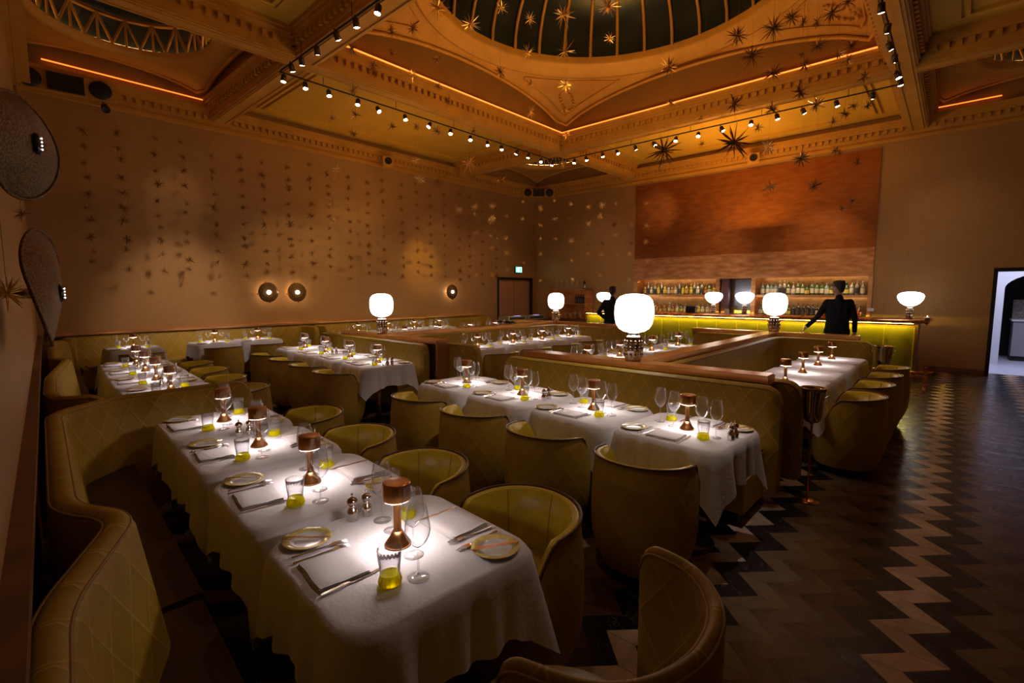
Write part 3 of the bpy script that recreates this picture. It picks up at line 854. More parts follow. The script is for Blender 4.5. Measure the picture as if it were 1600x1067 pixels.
# dividers with copper rails
def divider(label, xc, y0, y1, near, far):
    d = empty('divider', (xc, (y0 + y1) / 2, 0), 0, label, 'divider')
    ym = (y0 + y1) / 2
    b = MB()
    b.box(-.05, .05, y0 - ym, y1 - ym, 0, .925)
    b.box(near[0] - xc, near[1] - xc, y0 - ym - .05, y0 - ym + .05, 0, .925)
    b.box(far[0] - xc, far[1] - xc, y1 - ym - .05, y1 - ym + .05, 0, .925)
    b.build('panel', M['railwood'], d)
    b = MB()
    w = .105
    def rl(x0, x1, ya, yb):
        b.box(x0, x1, ya, yb, .925, .978)
        b.box(x0 + .008, x1 - .008, ya + .008, yb - .008, .978, .985)
    rl(-w, w, y0 - ym + w, y1 - ym - w)
    rl(near[0] - xc, near[1] - xc, y0 - ym - w, y0 - ym + w)
    rl(far[0] - xc, far[1] - xc, y1 - ym - w, y1 - ym + w)
    b.build('rail', M['rail'], d)
    b = MB(); b.box(near[1] - xc - .02, near[1] - xc + .012, y0 - ym - .1, y0 - ym + .1, .0 if near[2] else .9, .925)
    b.build('end_post', M['rail'], d)
    return d
divider('copper-railed divider behind the centre row, carrying the two right-hand globe lamps', -2.27, 4.29, 9.05, (-3.62, -1.06, False), (-3.60, -1.04, False))
divider('copper-railed divider in the middle left, carrying the two left-hand globe lamps', -6.87, 4.43, 9.05, (-8.0, -5.36, True), (-8.05, -5.05, False))

# tub chair
def tub_chair():
    r = empty('tub_chair', (0, 0, 0), 0, 'tub chair', 'chair')
    n = 48
    def ztop(a):
        a = abs(a)
        if a < 95: return .72 - .02 * (a / 95) ** 2
        if a > 138: return .385
        t = (a - 95) / 43; t = t * t * (3 - 2 * t)
        return .70 + (.385 - .70) * t
    def pt(a, rr, z):
        ar = radians(a)
        x = sin(ar); y = cos(ar)
        e = .86
        s_ = (abs(x) ** (2 / e) + abs(y) ** (2 / e)) ** (-e / 2) if e != 1 else 1
        return (rr * x * (1 + .03 * abs(y)), rr * y, z)
    b = MB(); vs = []; uv = []
    prof = [(0, .075), (0, .10), (0, .15), (0, 0), (0, 0), (0, 0), (0, 0), (0, 0)]
    for k in range(n + 1):
        a = -180 + 360 * k / n
        zt = ztop(a)
        for j, (rr, z) in enumerate(prof):
            if j < 3: zz = z
            else: zz = .15 + (zt - .15) * [0, 0, 0, .18, .42, .68, .87, .99][j]
            # radius at that height
            q = (zz - .09) / .63
            R_ = .304 - .062 * (1 - min(1, q * 2.6)) ** 2 - .022 * (max(0, q - .55) / .45) ** 1.6
            p = pt(a, R_, zz); vs.append(p); uv.append((radians(a) * .3, zz))
    m = len(prof); fs = []
    for k in range(n):
        for j in range(m - 1):
            fs.append((k * m + j, (k + 1) * m + j, (k + 1) * m + j + 1, k * m + j + 1))
    b.add(vs, fs, uv, True)
    b.build('outer_shell', M['shell'], r)
    b = MB(); vs = []; uv = []
    for k in range(n + 1):
        a = -180 + 360 * k / n
        zt = ztop(a)
        for j in range(6):
            t = j / 5
            if j == 0: zz = zt * .992; R_ = .282
            elif j == 1: zz = zt + .004; R_ = .266
            elif j == 2: zz = zt - .006; R_ = .248
            else:
                u = (j - 2) / 3; zz = (zt - .006) + (.375 - (zt - .006)) * u; R_ = .246 - .036 * sin(u * pi / 2)
            vs.append(pt(a, R_, zz)); uv.append((radians(a) * .3, zz))
    fs = []
    for k in range(n):
        for j in range(5):
            fs.append((k * 6 + j, (k + 1) * 6 + j, (k + 1) * 6 + j + 1, k * 6 + j + 1))
    b.add(vs, fs, uv, True)
    lin = b.build('inner_lining', M['leather'], r)
    b = MB()
    b.tube([pt(a, .287, ztop(a) + .001) for a in range(-132, 133, 6)], .0065, 6)
    b.build('piping', M['piping'], r)
    b = MB()
    for a in (-52, 0, 52):
        b.tube([pt(a, .2475 - .038 * sin(u / 6 * pi / 2), ztop(a) - .006 + (.40 - ztop(a)) * u / 6) for u in range(7)], .0028, 4)
    b.build('seam', M['leather_seat'], lin)
    b = MB(); b.lathe([(.01, .455), (.12, .458), (.19, .452), (.215, .435), (.222, .40), (.215, .37), (.01, .37)], 32)
    b.build('seat_cushion', M['leather_seat'], r)
    b = MB(); b.lathe([(.01, 0), (.19, 0), (.20, .01), (.20, .07), (.235, .077), (.01, .079)], 32)
    b.build('plinth', M['plinth'], r)
    return r
TUB = Proto(tub_chair())

# high-backed end chair nearest the camera
def end_chair():
    r = empty('wing_chair', (-.66, .98, 0), 0, 'high-backed quilted mustard armchair at the end of the front-row tables', 'armchair')
    path = [(.03, .28), (.20, .26), (.31, .12), (.33, -.08), (.24, -.26), (.02, -.32)]
    b, seam = sweep_back(path, t=.04, z0=.10, h=.93, lean=0, side=1, endr=.06, rnd=.14, step=.012)
    bk = b.build('backrest', M['quilt'], r)
    seam.build('piping', M['leather_seat'], bk)
    b = MB(); b.lathe([(.01, .455), (.2, .455), (.27, .445), (.30, .42), (.305, .38), (.29, .34), (.27, .12), (.26, .09), (.01, .09)], 40, (-.06, -.01, 0))
    b.build('seat', M['leather_seat'], r)
    b = MB(); b.lathe([(.01, 0), (.22, 0), (.22, .09), (.01, .092)], 32, (-.04, 0, 0)); b.build('plinth', M['plinth'], r)
end_chair()

# ------------------------------------------------------------------ tables and what is on them
def table_proto(w):
    r = empty('dining_table', (0, 0, 0), 0, 'table', 'table')
    h = w / 2 - .01
    b = MB(); b.bbox((0, 0, .738), (2 * h, 2 * h, .03), 0, .10); b.build('tabletop', M['railwood'], r)
    b = MB(); b.lathe([(.01, .03), (.035, .03), (.035, .72), (.01, .722)], 16); b.build('pedestal', M['copper'], r)
    b = MB(); b.lathe([(.01, 0), (.20, 0), (.20, .012), (.17, .022), (.05, .032), (.01, .032)], 28); b.build('base', M['blackgloss'], r)
    return r
def cloth_mesh(w, seed, drop=.25, sides=(1, 1, 1, 1)):
    """rounded square cloth with folds; sides: relative flare for +x,+y,-x,-y"""
    rnd = random.Random(seed)
    h = w / 2; rc = .12
    per = []
    N = 26
    for sx, sy, a0 in ((1, 1, 0), (-1, 1, 90), (-1, -1, 180), (1, -1, 270)):
        for k in range(9):
            a = radians(a0 + 90 * k / 8)
            per.append((sx * (h - rc) + rc * cos(a), sy * (h - rc) + rc * sin(a), 1 - abs(k - 4) / 4.0))
        nx = [(-1, 1), (-1, -1), (1, -1), (1, 1)][(a0 // 90)]
        # straight run to the next corner
        ax, ay = per[-1][0], per[-1][1]
        nsx, nsy = nx
        a = radians(a0 + 90)
        bx, by = nsx * (h - rc) + rc * cos(a), nsy * (h - rc) + rc * sin(a)
        for k in range(1, N):
            t = k / N
            per.append((ax + (bx - ax) * t, ay + (by - ay) * t, 0.0))
    n = len(per)
    ph = [rnd.uniform(0, 6.28) for _ in range(4)]
    vs = []; fs = []
    # top: centre rings
    rings = [(0.0, 0), (.35, 0), (.7, 0), (.93, 0), (.985, -.0015)]
    top_n = 0
    vs.append((0, 0, .76))
    for s, dz in rings[1:]:
        for (x, y, c) in per: vs.append((x * s, y * s, .76 + dz))
    edge = [(1.0, .006), (1.008, .014), (1.012, .03), (1.016, .07), (1.02, .12), (1.025, .18), (1.03, .24), (1.035, 1.0)]
    for j, (s, d) in enumerate(edge):
        for k, (x, y, c) in enumerate(per):
            ang = atan2(y, x)
            # distance along side for folds
            u = k / n * 2 * pi
            corner = max(0, 1 - abs(((ang * 2 / pi) % 1) - .5) * 2 * 2.4)   # 1 at the diagonals
            dr = drop + .15 * corner ** 1.5 + .012 * sin(u * 9 + ph[0])
            dd = dr * (d if j == len(edge) - 1 else min(1, d / .25))
            if j < 3: dd = d * (.9 if j < 2 else 1)
            f = dd / dr
            amp = .014 * f * (1 + 1.2 * corner)
            fold = amp * (sin(u * 14 + ph[1]) + .6 * sin(u * 23 + ph[2])) + .012 * f + .065 * f * corner
            L = hypot(x, y); nxn, nyn = x / L, y / L
            # use the side normal except near corners
            if c == 0:
                if abs(abs(x) - h) < abs(abs(y) - h): nxn, nyn = (1 if x > 0 else -1), 0
                else: nxn, nyn = 0, (1 if y > 0 else -1)
            o = (.006 if j else 0) + (.010 if j > 1 else 0) + fold * .9
            vs.append((x + nxn * o, y + nyn * o, .76 - dd))
    m = len(rings) - 1 + len(edge)
    for k in range(n):
        fs.append((0, 1 + k, 1 + (k + 1) % n))
    for j in range(m - 1):
        for k in range(n):
            k2 = (k + 1) % n
            fs.append((1 + j * n + k, 1 + (j + 1) * n + k, 1 + (j + 1) * n + k2, 1 + j * n + k2))
    b = MB(); b.add(vs, fs, None, True)
    return b

def lamp_proto():
    r = empty('table_lamp', (0, 0, 0), 0, 'lamp', 'lamp')
    b = MB(); b.lathe([(.001, 0), (.046, 0), (.047, .004), (.045, .009), (.036, .020), (.026, .034), (.018, .052), (.001, .052)], 32); b.build('base', M['lampcopper'], r)
    b = MB(); b.lathe([(.018, .048), (.0145, .06), (.0135, .10), (.0135, .15), (.015, .170), (.001, .171)], 20); b.build('stem', M['lampcopper'], r)
    b = MB(); b.lathe([(.0445, .170), (.0475, .167), (.0490, .171), (.0490, .224), (.0475, .2285), (.042, .230), (.001, .2305)], 36); b.build('lamp_shade', M['lampcopper'], r)
    b = MB(); b.lathe([(.014, .1650), (.0455, .1650), (.0465, .1660), (.0465, .1690), (.014, .1700)], 28); b.build('diffuser', M['diffuser'], r)
    L = bpy.data.lights.new('lamp_light', 'AREA'); L.shape = 'DISK'; L.size = .085; L.energy = LAMPW; L.color = (1, .83, .80); L.spread = radians(170)
    o = bpy.data.objects.new('lamp_light', L); COL.objects.link(o); o.parent = r; o.location = (0, 0, .161)
    return r
LAMPW = .42

def wine_proto():
    r = empty('wine_glass', (0, 0, 0), 0, 'glass', 'wine glass')
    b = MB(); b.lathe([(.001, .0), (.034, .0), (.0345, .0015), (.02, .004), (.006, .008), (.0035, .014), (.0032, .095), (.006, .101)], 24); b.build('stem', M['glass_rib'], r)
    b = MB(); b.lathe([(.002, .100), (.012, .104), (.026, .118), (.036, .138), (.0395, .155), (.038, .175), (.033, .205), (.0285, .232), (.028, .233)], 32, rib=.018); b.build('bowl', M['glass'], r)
    return r
def tumbler_proto():
    r = empty('tumbler', (0, 0, 0), 0, 'tumbler', 'tumbler')
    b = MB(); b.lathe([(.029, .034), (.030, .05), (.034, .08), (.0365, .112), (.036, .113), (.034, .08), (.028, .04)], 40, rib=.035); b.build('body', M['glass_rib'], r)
    b = MB(); b.lathe([(.001, 0), (.029, .0), (.034, .004), (.035, .012), (.031, .024), (.029, .034), (.024, .030), (.001, .022)], 40, rib=.045, smooth=False); b.build('base', M['glass_yellow'], r)
    return r
def plate_proto():
    r = empty('bread_plate', (0, 0, 0), 0, 'plate', 'plate')
    b = MB(); b.lathe([(.001, .003), (.045, .003), (.05, .004), (.058, .009)], 36); b.lathe([(.001, 0), (.045, 0), (.058, .006), (.084, .012)], 36)
    b.build('well', M['china'], r)
    b = MB(); b.lathe([(.058, .009), (.070, .0125), (.084, .0145), (.085, .0135), (.084, .012)], 36); b.build('rim', M['china_y'], r)
    return r
def knife_proto(L=.20, name='dinner_knife', cat='knife'):
    r = empty(name, (0, 0, 0), 0, 'knife', cat)
    b = MB(); pl = [(-.004, 0), (.004, 0), (.006, L * .25), (.004, L * .45), (-.004, L * .45), (-.006, L * .25)]
    b.prism(pl, .001, .007); b.build('handle', M['silver'], r)
    b = MB(); pl = [(-.004, L * .45), (.004, L * .45), (.008, L * .55), (.008, L * .85), (.002, L), (-.003, L * .98), (-.004, L * .6)]
    b.prism(pl, .002, .0045); b.build('blade', M['silver'], r)
    return r
def fork_proto():
    r = empty('dinner_fork', (0, 0, 0), 0, 'fork', 'fork')
    b = MB(); b.tube([(0, 0, .004), (0, .06, .004), (0, .13, .008)], [.0055, .004, .0028], 6); b.build('handle', M['silver'], r)
    b = MB(); b.prism([(-.004, .125), (.004, .125), (.011, .145), (.011, .155), (-.011, .155), (-.011, .145)], .006, .0085)
    for k in range(4):
        x = -.0095 + k * .00633; b.tube([(x, .154, .0075), (x, .175, .006), (x, .19, .004)], [.0016, .0014, .0008], 5)
    b.build('tines', M['silver'], r)
    return r
def spoon_like(): pass
def napkin_mesh(seed):
    rnd = random.Random(seed)
    b = MB()
    for j, (w, d, z) in enumerate(((.165, .20, .0005), (.16, .195, .005), (.155, .19, .0095))):
        nx, ny = 10, 10
        vs = []; fs = []
        for a in range(nx + 1):
            for c in range(ny + 1):
                x = (a / nx - .5) * w + .002 * sin(c * .9 + j); y = (c / ny - .5) * d
                edge = min(a, nx - a, c, ny - c)
                vs.append((x, y, z + (.0045 if edge > 0 else .002) + .0015 * sin(a * .8 + rnd.random()) ))
        base = len(vs)
        for a in range(nx):
            for c in range(ny):
                q = a * (ny + 1) + c
                fs.append((q, q + ny + 1, q + ny + 2, q + 1))
        # skirt
        vs2 = [(x, y, z) for x, y, zz in vs]
        loop = [a * (ny + 1) for a in range(nx + 1)] + [nx * (ny + 1) + c for c in range(1, ny + 1)] + [a * (ny + 1) + ny for a in range(nx - 1, -1, -1)] + [c for c in range(ny - 1, 0, -1)]
        b.add(vs, fs, None, True)
        lv = [vs[q] for q in loop] + [vs2[q] for q in loop]; m = len(loop)
        b.add(lv, [(i, m + i, m + (i + 1) % m, (i + 1) % m) for i in range(m)], None, True)
        b.add([vs2[q] for q in loop], [tuple(range(m))[::-1]])
    return b
def mill_proto(dark):
    r = empty('pepper_mill' if dark else 'salt_mill', (0, 0, 0), 0, 'mill', 'mill')
    b = MB(); b.lathe([(.001, 0), (.021, 0), (.022, .006), (.020, .012), (.023, .024), (.022, .036), (.015, .048), (.0115, .056), (.014, .062), (.001, .062)], 24); b.build('body', M['silver'], r)
    b = MB(); b.lathe([(.012, .062), (.020, .068), (.021, .076), (.017, .086), (.008, .092), (.003, .094), (.003, .098), (.0055, .102), (.003, .107), (.001, .108)], 24); b.build('cap', M['chrome'] if dark else M['silver'], r)
    return r

TAB = {.70: Proto(table_proto(.70))}
CLOTHS = []
LAMP = Proto(lamp_proto()); WINE = Proto(wine_proto()); TUMB = Proto(tumbler_proto()); PLATE = Proto(plate_proto())
KNIFE = Proto(knife_proto()); BKNIFE = Proto(knife_proto(.17, 'butter_knife')); FORK = Proto(fork_proto()); SALT = Proto(mill_proto(False)); PEP = Proto(mill_proto(True))
NAPM = []
for k in range(3):
    o = napkin_mesh(k).build('folded_napkin', M['napkin']); NAPM.append(Proto(tag(o, 'napkin', 'napkin')))
for k in range(4):
    o = cloth_mesh(.70, k + 3).build('tablecloth', M['cloth']); CLOTHS.append(Proto(tag(o, 'cloth', 'tablecloth')))

rj = random.Random(11)
def row(tables, rot, side_names, detail=2, bare=False, chairs=True, mills=(), chair_skip=(), phrase=None, chair_v=.535, w=.70, flip=1, two_lampless=()):
    """tables: list of (x, y, where-phrase). local frame: bench at -v, chairs at +v"""
    ca, sa = cos(rot), sin(rot)
    for i, (cx, cy, ph) in enumerate(tables):
        def W(u, v, z=0): return (cx + u * ca - v * sa, cy + u * sa + v * ca, z)
        TAB[.70].put((cx, cy, 0), rot, 'square pedestal table under white linen, the %s' % ph, 'tables under linen')
        CLOTHS[(i * 3 + len(ph)) % 4].put((cx, cy, 0), rot, 'white linen tablecloth with hanging corners on the %s' % ph, 'white tablecloths')
        du = rj.uniform(-.01, .01)
        LAMP.put(W(-.01 + du, 0, .761), rot + rj.uniform(-1, 1), 'lit cordless copper lamp on the %s' % ph, 'copper table lamps')
        if chairs and i not in chair_skip:
            TUB.put(W(rj.uniform(-.015, .015), chair_v), rot + rj.uniform(-.08, .08), 'mustard tub chair at the %s' % ph, 'mustard tub chairs')
        if bare: continue
        for s, nm in ((1, side_names[0]), (-1, side_names[1])):
            # s=1: bench side diner, s=-1: chair side diner (rotated half a turn)
            ro = rot if s == 1 else rot + pi
            def D(u, v, z=.7605): 
                return W(s * u + rj.uniform(-.006, .006), s * v + rj.uniform(-.005, .005), z)
            NAPM[(i + s) % 3].put(D(-.01, -.235), ro + pi / 2 + rj.uniform(-.08, .08), 'folded napkin on the %s side of the %s' % (nm, ph), 'folded napkins')
            PLATE.put(D(-.255, -.225), ro, 'yellow-rimmed bread plate on the %s side of the %s' % (nm, ph), 'bread plates')
            TUMB.put(D(.175, -.135), ro, 'yellow-based tumbler on the %s side of the %s' % (nm, ph), 'tumblers')
            WINE.put(D(.215, -.055), ro, 'wine glass by the tumbler, %s side of the %s' % (nm, ph), 'wine glasses')
            if s == 1: p = (.085, .0)
            else: p = (.12, -.035)
            WINE.put(D(*p), ro, 'wine glass by the lamp, %s side of the %s' % (nm, ph), 'wine glasses')
            if detail >= 2:
                KNIFE.put(D(.105, -.325), ro + rj.uniform(-.06, .06), 'silver knife on the %s side of the %s' % (nm, ph), 'table knives')
                FORK.put(D(-.135, -.32), ro + rj.uniform(-.1, .1), 'silver fork by the napkin, %s side of the %s' % (nm, ph), 'table forks')
                FORK.put(D(-.165, -.31), ro + rj.uniform(-.1, .1), 'silver fork by the bread plate, %s side of the %s' % (nm, ph), 'table forks')
                q = D(-.30, -.29, .7755)
                BKNIFE.put(q, ro - .55 + rj.uniform(-.15, .15), 'butter knife across a bread plate, %s side of the %s' % (nm, ph), 'butter knives')
        if i in mills:
            PEP.put(W(-.30, -.03, .7605), rot, 'silver pepper mill with dark cap on the %s' % ph, 'mills')
            SALT.put(W(-.30, .03, .7605), rot, 'silver salt mill on the %s' % ph, 'mills')

a1 = radians(-4.1)
T1 = [(-1.40 - .772 * k, .95 + .0555 * k, p) for k, p in enumerate(['nearest front-row table', 'second front-row table', 'third front-row table', 'farthest front-row table'])]
row(T1, a1, ('wall', 'aisle'), mills=(0, 2), chair_v=.545)
a2 = pi + radians(-3.6)
T2 = [(-1.25, 3.07, 'rightmost centre-row table'), (-2.01, 3.12, 'centre-row table second from right'), (-2.77, 3.17, 'centre-row table third from right'), (-3.53, 3.22, 'leftmost centre-row table')]
row(T2, a2, ('banquette', 'chair'), mills=(0, 2), chair_v=.50)
T7 = [(-5.42, 3.42, 'rightmost mid-left table'), (-6.20, 3.47, 'mid-left table second from right'), (-6.98, 3.52, 'mid-left table third from right'), (-7.76, 3.57, 'leftmost mid-left table')]
row(T7, a2, ('banquette', 'chair'), detail=1, mills=(0, 2), chair_v=.52)
T4 = [(-5.25, 1.16, 'first rear-left table past the partition'), (-6.02, 1.21, 'second rear-left table past the partition'), (-6.79, 1.27, 'third rear-left table past the partition'), (-7.56, 1.33, 'rear-left table in the corner')]
row(T4, a1, ('wall', 'aisle'), detail=1, mills=(0, 2), chair_v=.54)
T3 = [(-1.20, 5.34, 'nearest right-hand table'), (-1.20, 6.08, 'second right-hand table'), (-1.19, 6.84, 'third right-hand table'), (-1.17, 7.60, 'farthest right-hand table')]
row(T3, radians(-90), ('banquette', 'aisle'), bare=True, chair_v=.53)
T6 = [(-5.76, 5.50, 'nearest centre-booth table'), (-5.76, 6.36, 'second centre-booth table'), (-5.76, 7.20, 'third centre-booth table'), (-5.78, 8.08, 'farthest centre-booth table')]
row(T6, radians(-90), ('banquette', 'chair'), detail=1, mills=(1, 3), chair_v=.52)
T5 = [(-3.42, 5.20, 'nearest inner-booth table'), (-3.42, 6.02, 'second inner-booth table'), (-3.40, 6.95, 'third inner-booth table'), (-3.38, 7.85, 'farthest inner-booth table')]
row(T5, radians(90), ('banquette', 'chair'), detail=1, chair_v=.52)
T8 = [(-8.10, 5.75, 'nearest table behind the left divider'), (-8.10, 6.65, 'second table behind the left divider'), (-8.12, 7.55, 'third table behind the left divider'), (-8.15, 8.4, 'farthest table behind the left divider')]
row(T8, radians(90), ('banquette', 'chair'), detail=1, chair_v=.52)
T9 = [(-9.95, 1.72, 'leftmost wall-bench table'), (-9.95, 2.90, 'wall-bench table second from left'), (-9.95, 3.65, 'wall-bench table third from left'), (-9.95, 5.80, 'wall-bench table fourth from left'), (-9.95, 6.58, 'wall-bench table fifth from left'), (-9.95, 7.36, 'wall-bench table sixth from left'), (-9.95, 8.14, 'farthest wall-bench table')]
row(T9, radians(-90), ('wall', 'chair'), detail=1, chair_v=.52)

# champagne buckets on stands
def bucket_proto():
    r = empty('wine_bucket', (0, 0, 0), 0, 'bucket', 'wine bucket')
    b = MB(); b.lathe([(.001, .64), (.055, .64), (.075, .66), (.085, .72), (.100, .88), (.112, .905), (.115, .91), (.108, .912), (.095, .88), (.078, .72), (.06, .67), (.001, .665)], 32); b.build('bucket', M['chrome'], r)
    b = MB(); b.lathe([(.001, .01), (.012, .012), (.010, .62), (.03, .635), (.05, .64), (.001, .641)], 14); b.build('pole', M['copper'], r)
    b = MB(); b.lathe([(.001, 0), (.11, 0), (.11, .008), (.05, .02), (.001, .022)], 28); b.build('foot', M['copper'], r)
    b = MB()
    for s in (-1, 1): b.tube([(s * .105, 0, .80) if False else (s * (.104), .0, .83), (s * .135, 0, .85), (s * .135, 0, .80), (s * .10, 0, .79)], .005, 6)
    b.build('handle', M['chrome'], r)
    return r
BK = Proto(bucket_proto())
BK.put((-.77, 4.34, 0), .5, 'smoked silver wine bucket on a copper stand at the centre banquette end', 'wine buckets', (.8, .8, 1))
BK.put((-.68, 8.35, 0), .2, 'wine bucket on a stand behind the right-hand tub chairs', 'wine buckets')

# ------------------------------------------------------------------ globe lamps on the rails and on the bar
def globe_lamp(big=True):
    r = empty('globe_lamp', (0, 0, 0), 0, 'globe lamp', 'lamp')
    b = MB()
    if big:
        b.lathe([(.001, 0), (.072, 0), (.076, .01), (.082, .05), (.088, .10), (.086, .19), (.078, .235), (.06, .25), (.04, .255), (.001, .256)], 16, smooth=False)
        for k in range(12):
            a = 2 * pi * k / 12
            for z in (.06, .12, .18): b.ell((.083 * cos(a), .083 * sin(a), z), (.016, .016, .026), 6, 4)
    else:
        b.lathe([(.001, 0), (.085, 0), (.085, .008), (.05, .014), (.052, .03), (.056, .12), (.052, .20), (.04, .215), (.001, .216)], 16, smooth=False)
        for k in range(10):
            a = 2 * pi * k / 10
            for z in (.06, .11, .16): b.ell((.052 * cos(a), .052 * sin(a), z), (.012, .012, .02), 6, 4)
    b.build('base', M['chrome'], r)
    z0 = .255 if big else .215
    b = MB(); b.lathe([(.05, z0), (.055, z0 + .01), (.05, z0 + .025), (.02, z0 + .025)], 24); b.build('collar', M['globe_dark'], r)
    b = MB()
    if big:
        R, H = .185, .375
        prof = [(.05, 0), (.10, .012), (.145, .04), (.172, .085), (.185, .15), (.187, .20), (.184, .255), (.170, .31), (.140, .348), (.09, .368), (.04, .374), (.001, .375)]
    else:
        prof = [(.04, 0), (.09, .02), (.145, .06), (.185, .12), (.20, .17), (.198, .20), (.18, .23), (.13, .255), (.06, .268), (.001, .27)]
    b.lathe(prof, 40, (0, 0, z0 + .02)); b.build('glass_globe', M['globe'], r)
    return r
GL = Proto(globe_lamp(True)); GS = Proto(globe_lamp(False))
for (x, y), ph in (((-2.30, 4.30), 'large lit globe lamp on the copper rail corner in the middle of the room'), ((-6.89, 4.45), 'lit globe lamp on the copper rail at the left, near end'),
                   ((-6.84, 9.06), 'lit globe lamp on the far end of the left copper rail'), ((-2.24, 9.04), 'lit globe lamp on the far end of the right copper rail, before the bar')):
    GL.put((x, y, .985), .2, ph, 'globe lamps on the rails')
BZ = 1.14
for (x, y), ph in (((-.62, 11.70), 'mushroom-shaped lit lamp on the right end of the bar'), ((-4.30, 11.95), 'mushroom-shaped lit lamp on the bar before the left bottle niche'),
                   ((-3.60, 11.95), 'mushroom-shaped lit lamp on the bar before the middle opening'), ((-7.25, 11.80), 'mushroom-shaped lit lamp at the left end of the bar behind the waiter')):
    GS.put((x, y, BZ + .005), .1, ph, 'mushroom lamps on the bar')

# ------------------------------------------------------------------ bar
def bar():
    r = empty('bar_counter', (-3.95, 11.75, 0), 0, 'long bar with a copper top and lit mustard padded front', 'bar')
    x0, x1 = -7.60 + 3.95, -.52 + 3.95
    b = MB()
    ya, yb = -.22, .45
    pan = .42; n = int((x1 - x0) / pan); w = (x1 - x0) / n
    for k in range(n):
        a, c = x0 + k * w + .008, x0 + (k + 1) * w - .008
        # softly pillowed panel
        vs = []; uv = []; NN = 6
        for i in range(NN + 1):
            for j in range(2):
                t = i / NN
                vs.append((a + (c - a) * t, ya - .025 * (1 - (2 * t - 1) ** 4), .14 + (1.0 - .14) * j))
        fs = [(i * 2, i * 2 + 2, i * 2 + 3, i * 2 + 1) for i in range(NN)]
        b.add(vs, fs, None, True)
    b.build('front_padding', M['barleather'], r)
    b = MB()
    for k in range(n + 1): b.tube([(x0 + k * w, ya - .022, .14), (x0 + k * w, ya - .022, 1.0)], .008, 5)
    b.build('seam_piping', M['leather'], r)
    b = MB(); b.box(x0, x1, ya + .001, yb, .0, 1.03); b.box(x1, x1 + .05, ya, yb, 0, 1.05); b.build('body', M['railwood'], r)
    b = MB(); b.box(x0 - .02, x1 + .18, ya - .17, ya - .13, 1.088, BZ); b.box(x0 - .02, x1 + .18, ya - .15, yb + .05, 1.11, BZ); b.box(x1 + .14, x1 + .18, ya - .15, yb + .05, 1.055, BZ)
    b.tube([(x0 - .02, ya - .17, BZ - .03), (x1 + .18, ya - .17, BZ - .03), (x1 + .2, yb, BZ - .03)], .032, 8)
    b.build('countertop', M['copper'], r)
    b = MB(); b.box(x0 + .02, x1 - .02, ya - .10, ya - .07, 1.068, 1.090); b.build('light_strip', M['bar_led'], r)
    b = MB(); b.tube([(x0, ya - .16, .2), (x1 + .05, ya - .16, .2)], .022, 8); b.tube([(x1 + .05, ya - .16, .2), (x1 + .30, ya - .02, .2)], .022, 8)
    for k in range(5):
        xx = x0 + (x1 - x0) * (k + .5) / 5; b.tube([(xx, ya - .16, .2), (xx, ya, .2)], .012, 6)
    b.build('foot_rail', M['copper'], r)
    return r
M['barleather'] = P('padded_bar_hide', (.24, .20, .015), .45, noise=.1, nscale=10, bump=.15, bscale=140)
bar()
# kickstand sled seen at the bar's right end
t = empty('copper_stool_frame', (-.30, 10.75, 0), 0, 'low copper sled frame standing on the floor past the tub chairs', 'stool frame')
b = MB(); b.box(-.02, .02, -.35, .35, .0, .04); b.box(-.02, .02, .28, .33, .04, .34); b.build('runner', M['copper'], t)
b = MB(); b.box(-.34, -.02, .10, .15, .18, .21); b.build('crossbar', M['copper'], t)

# copper wall cladding with three niches
def backbar():
    y = YB
    b = MB(); b.box(-7.10, -1.37, y - .03, y - .002, 2.62, 4.70)
    o = b.build('copper_wall_panel', M['cu_dark']); tag(o, 'tall dark patinated copper panel on the wall above the bar', 'wall panel')
    r = empty('bottle_shelving', (-4.23, y, 0), 0, 'copper back bar with bottle niches built into the wall', 'back bar')
    X = 4.23
    b = MB(); b.box(-7.10 + X, -1.37 + X, -.035, -.002, 2.04, 2.62); b.build('copper_fascia', M['cu_light'], r)
    b = MB()
    for a, c in ((-7.10, -6.98), (-4.72, -4.62), (-3.84, -3.74), (-1.44, -1.36)): b.box(a + X, c + X, -.04, .40, .95, 2.04)
    b.box(-7.1 + X, -1.36 + X, -.045, -.03, 1.995, 2.06)
    b.build('frame', M['cu_light'], r)
    b = MB(); b.box(-6.98 + X, -1.44 + X, .40, .43, .95, 2.04); b.build('mirror_back', M['nicheback'], r)
    for a, c, nm in ((-6.98, -4.72, 'left'), (-3.74, -1.44, 'right')):
        b = MB(); b.box(a + X, c + X, .02, .40, 1.545, 1.575); b.box(a + X, c + X, .005, .02, 1.52, 1.58); b.build('shelf', M['cu_light'], r)
    b = MB(); b.box(-7.02 + X, -1.4 + X, -.10, .42, .93, 1.085); b.build('ledge', M['cu_light'], r)
    b = MB(); b.box(-4.60 + X, -4.42 + X, .06, .36, .98, 2.02); b.build('pillar', P('plum_mirror', (.25, .12, .13), .2, metal=.8), r)
    b = MB()
    for a, c in ((-6.95, -4.75), (-3.70, -1.48)):
        b.box(a + X, c + X, -.022, -.008, 2.022, 2.032)
        b.box(a + X, c + X, .035, .05, 1.533, 1.543)
    b.build('shelf_light', EM('shelf_led', (1, .72, .42), 22), r)
    b = MB(); b.box(-.62 - 3.74 + .62 + X + .02, -3.86 + X - .0 + .0 + .14, .30, .34, 1.0, 1.9) if False else b.box(-4.36 + X, -3.88 + X, .34, .38, 1.0, 1.98)
    b.build('bluish_mirror', P('blue_grey_mirror', (.35, .37, .45), .15, metal=.9), r)
M['nicheback'] = P('amber_niche_back', (.20, .11, .035), .35, metal=.6, noise=.2, nscale=8)
backbar()

